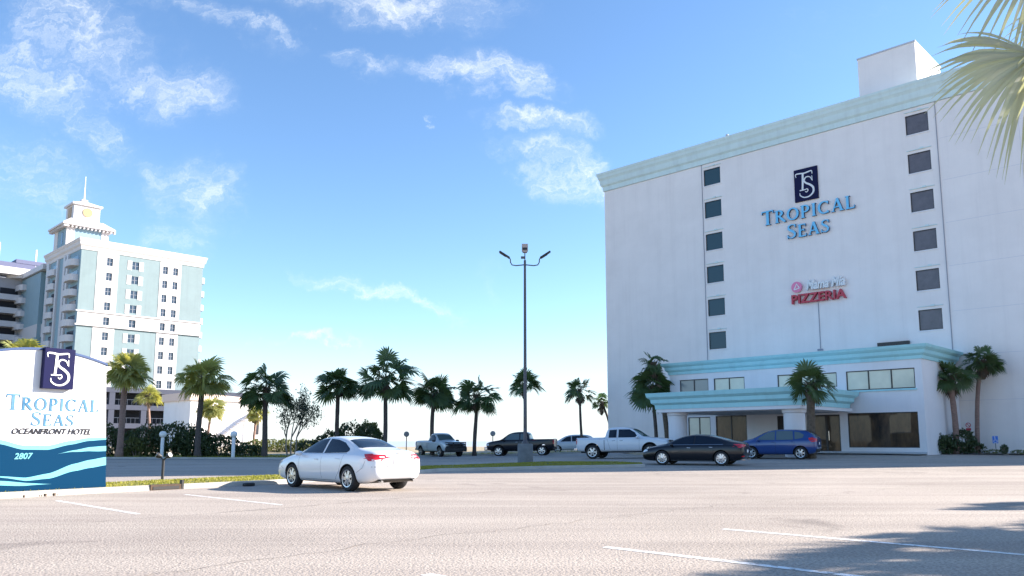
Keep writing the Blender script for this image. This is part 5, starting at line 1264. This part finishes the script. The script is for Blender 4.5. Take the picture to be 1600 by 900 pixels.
cs.patch('grille', [(-.42, .42), (.42, .42), (.38, .66), (-.38, .66)], M['plastic_dark'], 'front', off=.006)
cs.patch('plate_shade_patch', [(-.20, .70), (.20, .70), (.22, .86), (-.22, .86)], mat('plate_shade', (.35, .35, .37), .6), 'rear', off=.006); cs.patch('licence_plate', [(-.16, .72), (.16, .72), (.16, .84), (-.16, .84)], M['white'], 'rear', off=.016);  # flat grey patch paints the shadow around the licence plate
cs.patch('trunk_trim', [(-.34, .905), (.34, .905), (.34, .925), (-.34, .925)], M['chrome'], 'rear', off=.014)
cs.patch('trunk_gap', [(-.80, .645), (.80, .645), (.80, .657), (-.80, .657)], M['seam'], 'rear', off=.004)
for s_ in (1, -1): cs.patch('trunk_gap', [(s_ * .36, .65), (s_ * .372, .65), (s_ * .372, .98), (s_ * .36, .98)], M['seam'], 'rear', off=.004)
cs.patch('lower_bumper', [(-.66, .24), (.66, .24), (.60, .33), (-.60, .33)], M['plastic_dark'], 'rear', off=.006)
cs.patch('window_trim', [(1.10, .962), (1.10, .975), (-1.26, .985), (-1.26, .972)], M['chrome'], off=.006, grid=.12)
cs.handles([(.12, .80), (-.92, .825)], M['paint_white'])
cs.seam([(1.02, .90), (1.04, .60), (.98, .30)]); cs.seam([(-.12, .95), (-.12, .60), (-.14, .30)]); cs.seam([(-.80, .30), (-1.0, .50), (-1.12, .80), (-1.18, .95)]); cs.seam([(.98, .27), (-.80, .27)]); cs.seam([(-1.82, .50), (-2.05, .62), (-2.14, .80)]); cs.seam([(2.10, .62), (1.86, .52)])
cs.mirror(.92, .97, .88, M['paint_white'])
b = MB(); [b.tube([(-2.30, s_ * .52, .27), (-2.44, s_ * .52, .265)], .035, 12) for s_ in (1, -1)]; b.build('exhaust', M['chrome'], cs.T)
for s_ in (1, -1): pass
b = MB(); b.lathe([(.045, -.006), (.045, .006)], 16, 'X', (-2.415, 0, .975)); b.build('badge', M['chrome'], cs.T)

# --- black sedan with a fastback tail
def fastback_stations():
    return [(-2.46, .50, .62, .78, .60, .90, .50), (-2.43, .38, .76, .84, .74, 1.02, .60), (-2.28, .26, .87, .93, .83, 1.09, .67), (-1.95, .21, .915, .955, .86, 1.13, .67),
            (-1.60, .19, .93, .965, .87, 1.22, .63), (-1.15, .18, .935, .96, .87, 1.345, .59), (-.70, .18, .935, .955, .87, 1.43, .58), (-.25, .18, .93, .95, .87, 1.46, .59),
            (.15, .18, .93, .94, .87, 1.44, .59), (.60, .18, .93, .93, .865, 1.33, .60), (1.02, .18, .93, .915, .86, 1.14, .65), (1.32, .18, .93, .90, .855, 1.02, .68),
            (1.70, .18, .92, .86, .83, .95, .66), (2.10, .19, .90, .80, .79, .87, .62), (2.34, .22, .85, .72, .74, .78, .58), (2.45, .28, .74, .62, .68, .68, .52), (2.48, .36, .60, .54, .56, .58, .44)]
hb = R(152)
rear = Vector((9.63, 37.7)); fr = Vector((math.cos(hb), math.sin(hb))); rt = Vector((fr.y, -fr.x))
# nearest side to the camera is the car's left; centre lies away from it
ctr = rear + fr * 1.42 + rt * .80 + Vector((.18, 0))
ck = Car('parked_car', 'black fastback sedan with silver alloy wheels parked in the hotel shade', 'car', ctr.x, ctr.y, hb, 1.0)
ck.shell(fastback_stations(), [(-1.42, .40, .345), (1.42, .40, .345)], .935, M['paint_black'])
ck.wheels((-1.42, 1.42), .915, .345, .23, 9)
ck.patch('side_window', [(1.10, .975), (.80, 1.14), (.45, 1.30), (.05, 1.375), (-.12, 1.38), (-.10, .985)], M['car_glass'])
ck.patch('side_window', [(-.18, .985), (-.20, 1.38), (-.60, 1.355), (-1.05, 1.26), (-1.50, 1.09), (-1.48, 1.04), (-1.38, 1.01)], M['car_glass'])
ck.patch('window_trim', [(1.12, .955), (1.12, .968), (-1.50, 1.0), (-1.52, .985)], M['chrome'], off=.006, grid=.12)
ck.patch('rear_window', [(-1.75, -.52), (-1.60, -.56), (-.85, -.50), (-.80, 0), (-.85, .50), (-1.60, .56), (-1.75, .52), (-1.80, 0)], M['glass_grey'], 'top')
ck.patch('windscreen', [(1.24, -.58), (1.30, 0), (1.24, .58), (.52, .50), (.46, 0), (.52, -.50)], M['car_glass'], 'top')
ck.patch('tail_light', [(-2.50, .83), (-2.46, .94), (-2.24, 1.01), (-1.96, 1.0), (-2.14, .93), (-2.24, .84)], M['tail_red'], off=.008)
for s_ in (1, -1): ck.patch('tail_light', [(s_ * .36, .90), (s_ * .38, .99), (s_ * .78, 1.0), (s_ * .88, .89)], M['tail_red'], 'rear', off=.008)
for s_ in (1, -1): ck.patch('headlight', [(s_ * .48, .60), (s_ * .52, .69), (s_ * .82, .74), (s_ * .84, .63)], M['lamp_clear'], 'front', off=.008)
ck.patch('headlight', [(2.14, .67), (2.16, .71), (2.28, .69), (2.38, .63), (2.36, .61)], M['lamp_clear'], off=.006)
ck.patch('grille', [(-.46, .36), (.46, .36), (.40, .64), (-.40, .64)], M['plastic_dark'], 'front')
ck.patch('licence_plate', [(-.16, .60), (.16, .60), (.16, .74), (-.16, .74)], M['white'], 'rear', off=.012); ck.handles([(.10, .81), (-.95, .84)], M['chrome'])
ck.seam([(1.0, .90), (1.02, .60), (.98, .30)], m='seam_dark'); ck.seam([(-.14, .95), (-.14, .30)], m='seam_dark'); ck.seam([(-.85, .32), (-1.02, .50), (-1.14, .90)], m='seam_dark')
ck.patch('lower_trim', [(1.0, .235), (1.0, .255), (-1.0, .255), (-1.0, .235)], M['chrome'], off=.006, grid=.15)
ck.mirror(.92, .97, .88, M['paint_black']); ck.patch('bumper_reflector', [(.55, .42), (.78, .42), (.78, .47), (.55, .47)], M['tail_red'], 'rear')
b = MB(); [b.tube([(-2.32, s_ * .55, .28), (-2.46, s_ * .55, .275)], .045, 12) for s_ in (1, -1)]; b.build('exhaust', M['chrome'], ck.T)

# --- blue hatchback / small crossover
def suv_stations(L=2.25, h=1.62):
    k = h / 1.62
    return [(-L, .52, .66, .86, .64, 1.02, .56), (-L + .02, .42, .80, .95, .78, 1.14, .64), (-L + .14, .32, .88, 1.0, .86, 1.30 * k, .64), (-L + .38, .27, .915, 1.02, .875, 1.49 * k, .60),
            (-L + .75, .25, .92, 1.02, .88, 1.585 * k, .60), (-.9, .24, .92, 1.01, .88, 1.61 * k, .61), (-.3, .24, .92, .99, .88, 1.62 * k, .62), (.2, .24, .92, .98, .875, 1.59 * k, .62), (.6, .24, .92, .97, .87, 1.46 * k, .63),
            (1.0, .24, .92, .96, .87, 1.25 * k, .66), (1.28, .24, .92, .95, .86, 1.10, .69), (1.6, .24, .915, .91, .84, 1.04, .68), (L - .25, .26, .89, .86, .80, .96, .64), (L - .08, .30, .84, .78, .74, .86, .58), (L, .36, .72, .68, .66, .74, .50), (L + .03, .44, .60, .60, .56, .64, .44)]
hb = R(150); rear = Vector((15.16, 43.08)); fr = Vector((math.cos(hb), math.sin(hb))); rt = Vector((fr.y, -fr.x)); ctr = rear + fr * 1.30 + rt * .79 + Vector((.30, 0))
cu_ = Car('parked_car', 'blue five door hatchback parked beside the entrance canopy', 'car', ctr.x, ctr.y, hb)
cu_.shell(suv_stations(2.14, 1.60), [(-1.30, .40, .34), (1.30, .40, .34)], .92, M['paint_blue'])
cu_.wheels((-1.30, 1.30), .90, .34, .22, 6)
cu_.patch('side_window', [(1.02, 1.03), (.80, 1.20), (.42, 1.43), (.02, 1.50), (.02, 1.03)], M['car_glass_light'])
cu_.patch('side_window', [(-.06, 1.03), (-.06, 1.505), (-.5, 1.515), (-.90, 1.505), (-.95, 1.05)], M['car_glass_light'])
cu_.patch('side_window', [(-1.03, 1.06), (-1.0, 1.48), (-1.25, 1.44), (-1.50, 1.30), (-1.42, 1.14)], M['car_glass_light'])
cu_.patch('rear_window', [(-.52, 1.16), (.52, 1.16), (.50, 1.44), (0, 1.47), (-.50, 1.44)], M['car_glass'], 'rear')
cu_.patch('windscreen', [(1.18, -.62), (1.25, 0), (1.18, .62), (.48, .54), (.42, 0), (.48, -.54)], M['car_glass'], 'top')
cu_.patch('tail_light', [(-2.12, .93), (-2.08, 1.10), (-1.92, 1.17), (-1.72, 1.13), (-1.78, 1.0), (-1.9, .92)], M['tail_red'], off=.008)
for s_ in (1, -1): cu_.patch('tail_light', [(s_ * .56, .96), (s_ * .58, 1.10), (s_ * .74, 1.12), (s_ * .80, .95)], M['tail_red'], 'rear')
cu_.patch('lower_bumper', [(-.72, .36), (.72, .36), (.78, .56), (-.78, .56)], M['plastic_dark'], 'rear'); cu_.patch('licence_plate', [(-.16, .76), (.16, .76), (.16, .90), (-.16, .90)], M['white'], 'rear', off=.012)
cu_.handles([(.12, .90), (-.88, .92)], M['paint_blue']); cu_.mirror(.88, 1.03, .89, M['paint_blue'])
cu_.seam([(.98, .94), (1.0, .40)], m='seam_dark'); cu_.seam([(-.02, 1.0), (-.02, .38)], m='seam_dark'); cu_.seam([(-.80, .40), (-1.0, .80), (-1.02, 1.02)], m='seam_dark')
for s_ in (1, -1): cu_.patch('headlight', [(s_ * .5, .74), (s_ * .52, .84), (s_ * .8, .87), (s_ * .82, .76)], M['lamp_clear'], 'front')

# --- small white wagon far behind
p = at(893, HZ, 75)
cw = Car('parked_car', 'small white van like car half hidden behind the tail of the white crew cab pickup', 'car', p.x, p.y, R(176))
cw.shell(suv_stations(2.2, 1.66), [(-1.28, .39, .33), (1.28, .39, .33)], .92, M['paint_white2'])
cw.wheels((-1.28, 1.28), .90, .33, .22, 6)
for q in ([(1.02, 1.03), (.80, 1.20), (.42, 1.45), (.02, 1.52), (.02, 1.03)], [(-.06, 1.03), (-.06, 1.53), (-.90, 1.53), (-.95, 1.05)], [(-1.03, 1.06), (-1.0, 1.52), (-1.35, 1.48), (-1.66, 1.34), (-1.6, 1.10)]): cw.patch('side_window', q, M['car_glass'])
cw.patch('windscreen', [(1.18, -.62), (1.25, 0), (1.18, .62), (.48, .54), (.42, 0), (.48, -.54)], M['car_glass'], 'top')
cw.patch('tail_light', [(-2.19, .90), (-2.15, 1.12), (-2.0, 1.16), (-1.95, .95)], M['tail_red'])

# --- pickups
def pickup(name, label, x, y, rz, L, cab0, cab1, paint, crew=True, bed=None, wb=(-1.85, 1.85), r=.40, flare=None, bull=False, rim='rim', glass='car_glass', h=1.88):
    "x forward; cab roof between cab0 (rear) and cab1 (front of roof); bed behind"
    c = Car(name, label, 'pickup truck', x, y, rz)
    hL = L / 2; zr, zh = 1.30, 1.26
    st = [(-hL, .60, .80, 1.10, .86, zr - .01, .80), (-hL + .03, .48, .93, 1.16, .93, zr, .88), (-hL + .25, .44, .97, 1.18, .95, zr + .01, .90), (-hL + 1.0, .42, .98, 1.18, .95, zr + .01, .90), (cab0 - .12, .42, .98, 1.18, .95, zr + .01, .90), (cab0 - .04, .42, .98, 1.18, .95, zr + .02, .88),
          (cab0 + .0, .42, .98, 1.20, .945, zr + .20, .80), (cab0 + .06, .42, .98, 1.20, .94, h - .06, .70), (cab0 + .35, .42, .98, 1.20, .94, h, .70), ((cab0 + cab1) / 2, .42, .98, 1.19, .94, h + .02, .71), (cab1, .42, .98, 1.19, .94, h - .02, .70),
          (cab1 + .38, .42, .98, 1.18, .935, h - .26, .73), (cab1 + .72, .42, .98, 1.17, .93, 1.36, .78), (cab1 + .95, .42, .98, 1.16, .93, zh, .80), (hL - .6, .42, .98, 1.12, .93, zh - .05, .80), (hL - .2, .44, .965, 1.06, .91, zh - .12, .78), (hL - .05, .50, .92, 1.0, .88, zh - .20, .74), (hL, .58, .82, .92, .80, zh - .32, .68)]
    arch = [(wb[0], r + .10, r + .03), (wb[1], r + .10, r + .03)]
    cut = (-hL + .09, cab0 - .10, -.80, .80, .80, 1.8)
    c.shell(st, arch, .98, paint, [cut])
    c.wheels(wb, .96, r, .26, 6, rim=rim)
    G = M[glass]
    if crew:
        m0 = cab0 + (cab1 - cab0) * .50
        c.patch('side_window', [(cab0 + .20, 1.26), (cab0 + .22, h - .16), (m0 - .05, h - .13), (m0 - .05, 1.26)], G)
        c.patch('side_window', [(m0 + .06, 1.26), (m0 + .06, h - .13), (cab1 - .02, h - .14), (cab1 + .30, h - .32), (cab1 + .52, 1.26)], G)
        c.seam([(m0, 1.78), (m0, .50)], .012); c.seam([(cab1 + .62, 1.20), (cab1 + .60, .50)], .012); c.seam([(cab0 + .12, 1.2), (cab0 + .30, .56)], .012)
        c.handles([(m0 - .22, 1.06), (m0 + .22, 1.06)][:1] + [(m0 + .26 + .0, 1.06)], M['chrome'], .2)
    else:
        c.patch('side_window', [(cab0 + .16, 1.26), (cab0 + .18, h - .16), (cab1 - .02, h - .14), (cab1 + .30, h - .32), (cab1 + .52, 1.26)], G)
        c.seam([(cab0 + .10, 1.70), (cab0 + .10, .50)], .012); c.seam([(cab1 + .62, 1.20), (cab1 + .60, .50)], .012); c.handles([(cab0 + .30, 1.06)], M['chrome'], .2)
    c.seam([(cab0 - .07, 1.30), (cab0 - .07, .46)], .03, 'seam_dark')
    c.patch('windscreen', [(cab1 + .84, -.70), (cab1 + .90, 0), (cab1 + .84, .70), (cab1 + .16, .60), (cab1 + .10, 0), (cab1 + .16, -.60)], M['car_glass_light' if glass == 'car_glass' else glass], 'top')
    c.patch('rear_window', [(-.55, 1.38), (.55, 1.38), (.5, h - .14), (-.5, h - .14)], M['car_glass'], 'rear')
    for s_ in (1, -1):
        c.patch('tail_light', [(s_ * .76, .88), (s_ * .76, 1.20), (s_ * .92, 1.20), (s_ * .92, .88)], M['tail_red'], 'rear', off=.008)
    c.patch('tail_light', [(-hL - .02, .90), (-hL - .02, 1.22), (-hL + .11, 1.22), (-hL + .09, .90)], M['tail_red'], off=.008)
    c.patch('tailgate_gap', [(-.74, .70), (.74, .70), (.74, .715), (-.74, .715)], M['seam'], 'rear')
    b = MB(); b.box(-hL - .14, -hL + .06, -.88, .88, .50, .68); b.build('rear_bumper', M['chrome' if paint is not M['paint_navy'] else 'plastic_dark'], c.T, bevel=.03); c.plate('rear', -hL - .15, .60)
    b = MB(); b.box(hL - .10, hL + .16, -.93, .93, .46, .74); fb = b.build('front_bumper', M['chrome'] if not bull else M['plastic_dark'], c.T, bevel=.05)
    c.patch('grille', [(-.62, .78), (.62, .78), (.60, 1.04), (-.60, 1.04)], M['plastic_dark'], 'front', off=.02, th=.01)
    b = MB(); [b.box(hL + .03, hL + .05, -.60, .60, .80 + i * .075, .825 + i * .075) for i in range(3)]; b.build('grille_bar', M['chrome'] if not bull else M['plastic_dark'], c.T)
    for s_ in (1, -1): c.patch('headlight', [(s_ * .66, .80), (s_ * .66, 1.02), (s_ * .84, 1.0), (s_ * .88, .82)], M['lamp_clear'], 'front', off=.02)
    c.patch('headlight', [(hL - .22, .84), (hL - .22, 1.0), (hL - .06, .96), (hL - .04, .84)], M['lamp_clear'], off=.01)
    c.mirror(cab1 + .55, 1.26, .94, paint if crew else M['plastic_dark'], 1.35)
    b = MB(); b.box(-hL + .2, hL - .3, -.55, .55, .36, .50); b.build('chassis', M['well'], c.T)
    if flare:
        for x_ in wb:
            c.patch('fender_flare', [(x_ + (r + .14) * math.cos(R(a)), r + .03 + (r + .16) * math.sin(R(a))) for a in range(5, 176, 17)] + [(x_ + (r + .08) * math.cos(R(a)), r + .03 + (r + .10) * math.sin(R(a))) for a in range(175, 4, -17)], M['plastic_dark'], off=.012, th=.012)
    if bull:
        b = MB()
        for z in (.80, .96, 1.12): b.tube([(hL - .15, -.86, z), (hL + .16, -.78, z), (hL + .20, 0, z), (hL + .16, .78, z), (hL - .15, .86, z)], .04, 8)
        for y_ in (-.78, -.3, .3, .78): b.tube([(hL + .17, y_, .60), (hL + .18, y_, 1.14)], .035, 8)
        b.build('brush_guard', M['black'], c.T)
        b = MB(); b.box(hL + .04, hL + .12, -.9, .9, .40, .80); b.build('guard_plate', M['plastic_dark'], c.T)
    return c
hb = R(-25); rear = Vector((4.95, 49.2)); fr = Vector((math.cos(hb), math.sin(hb))); lf = Vector((-fr.y, fr.x)); ctr = rear + fr * 1.80 + lf * .85
pickup('pickup_truck', 'white crew cab pickup with chrome wheels behind the black sedan', ctr.x, ctr.y, hb, 5.75, -.95, .55, M['paint_white2'], True, wb=(-1.80, 1.80), r=.42)
hb = R(-58); fwl = Vector((-5.65, 63.5)); fr = Vector((math.cos(hb), math.sin(hb))); lf = Vector((-fr.y, fr.x)); ctr = fwl - fr * 1.75 + lf * .85
pickup('pickup_truck', 'white single cab pickup with black brush guard under the palms', ctr.x, ctr.y, hb, 5.5, -.35, .45, M['paint_silver'], False, wb=(-1.65, 1.75), r=.40, bull=True)
p = at(816, HZ, 64.5)
pickup('pickup_truck', 'dark crew cab pickup parked behind the light pole', p.x, p.y, R(168), 5.5, -.75, .75, M['paint_navy'], True, wb=(-1.75, 1.75), r=.39, glass='car_glass_light')
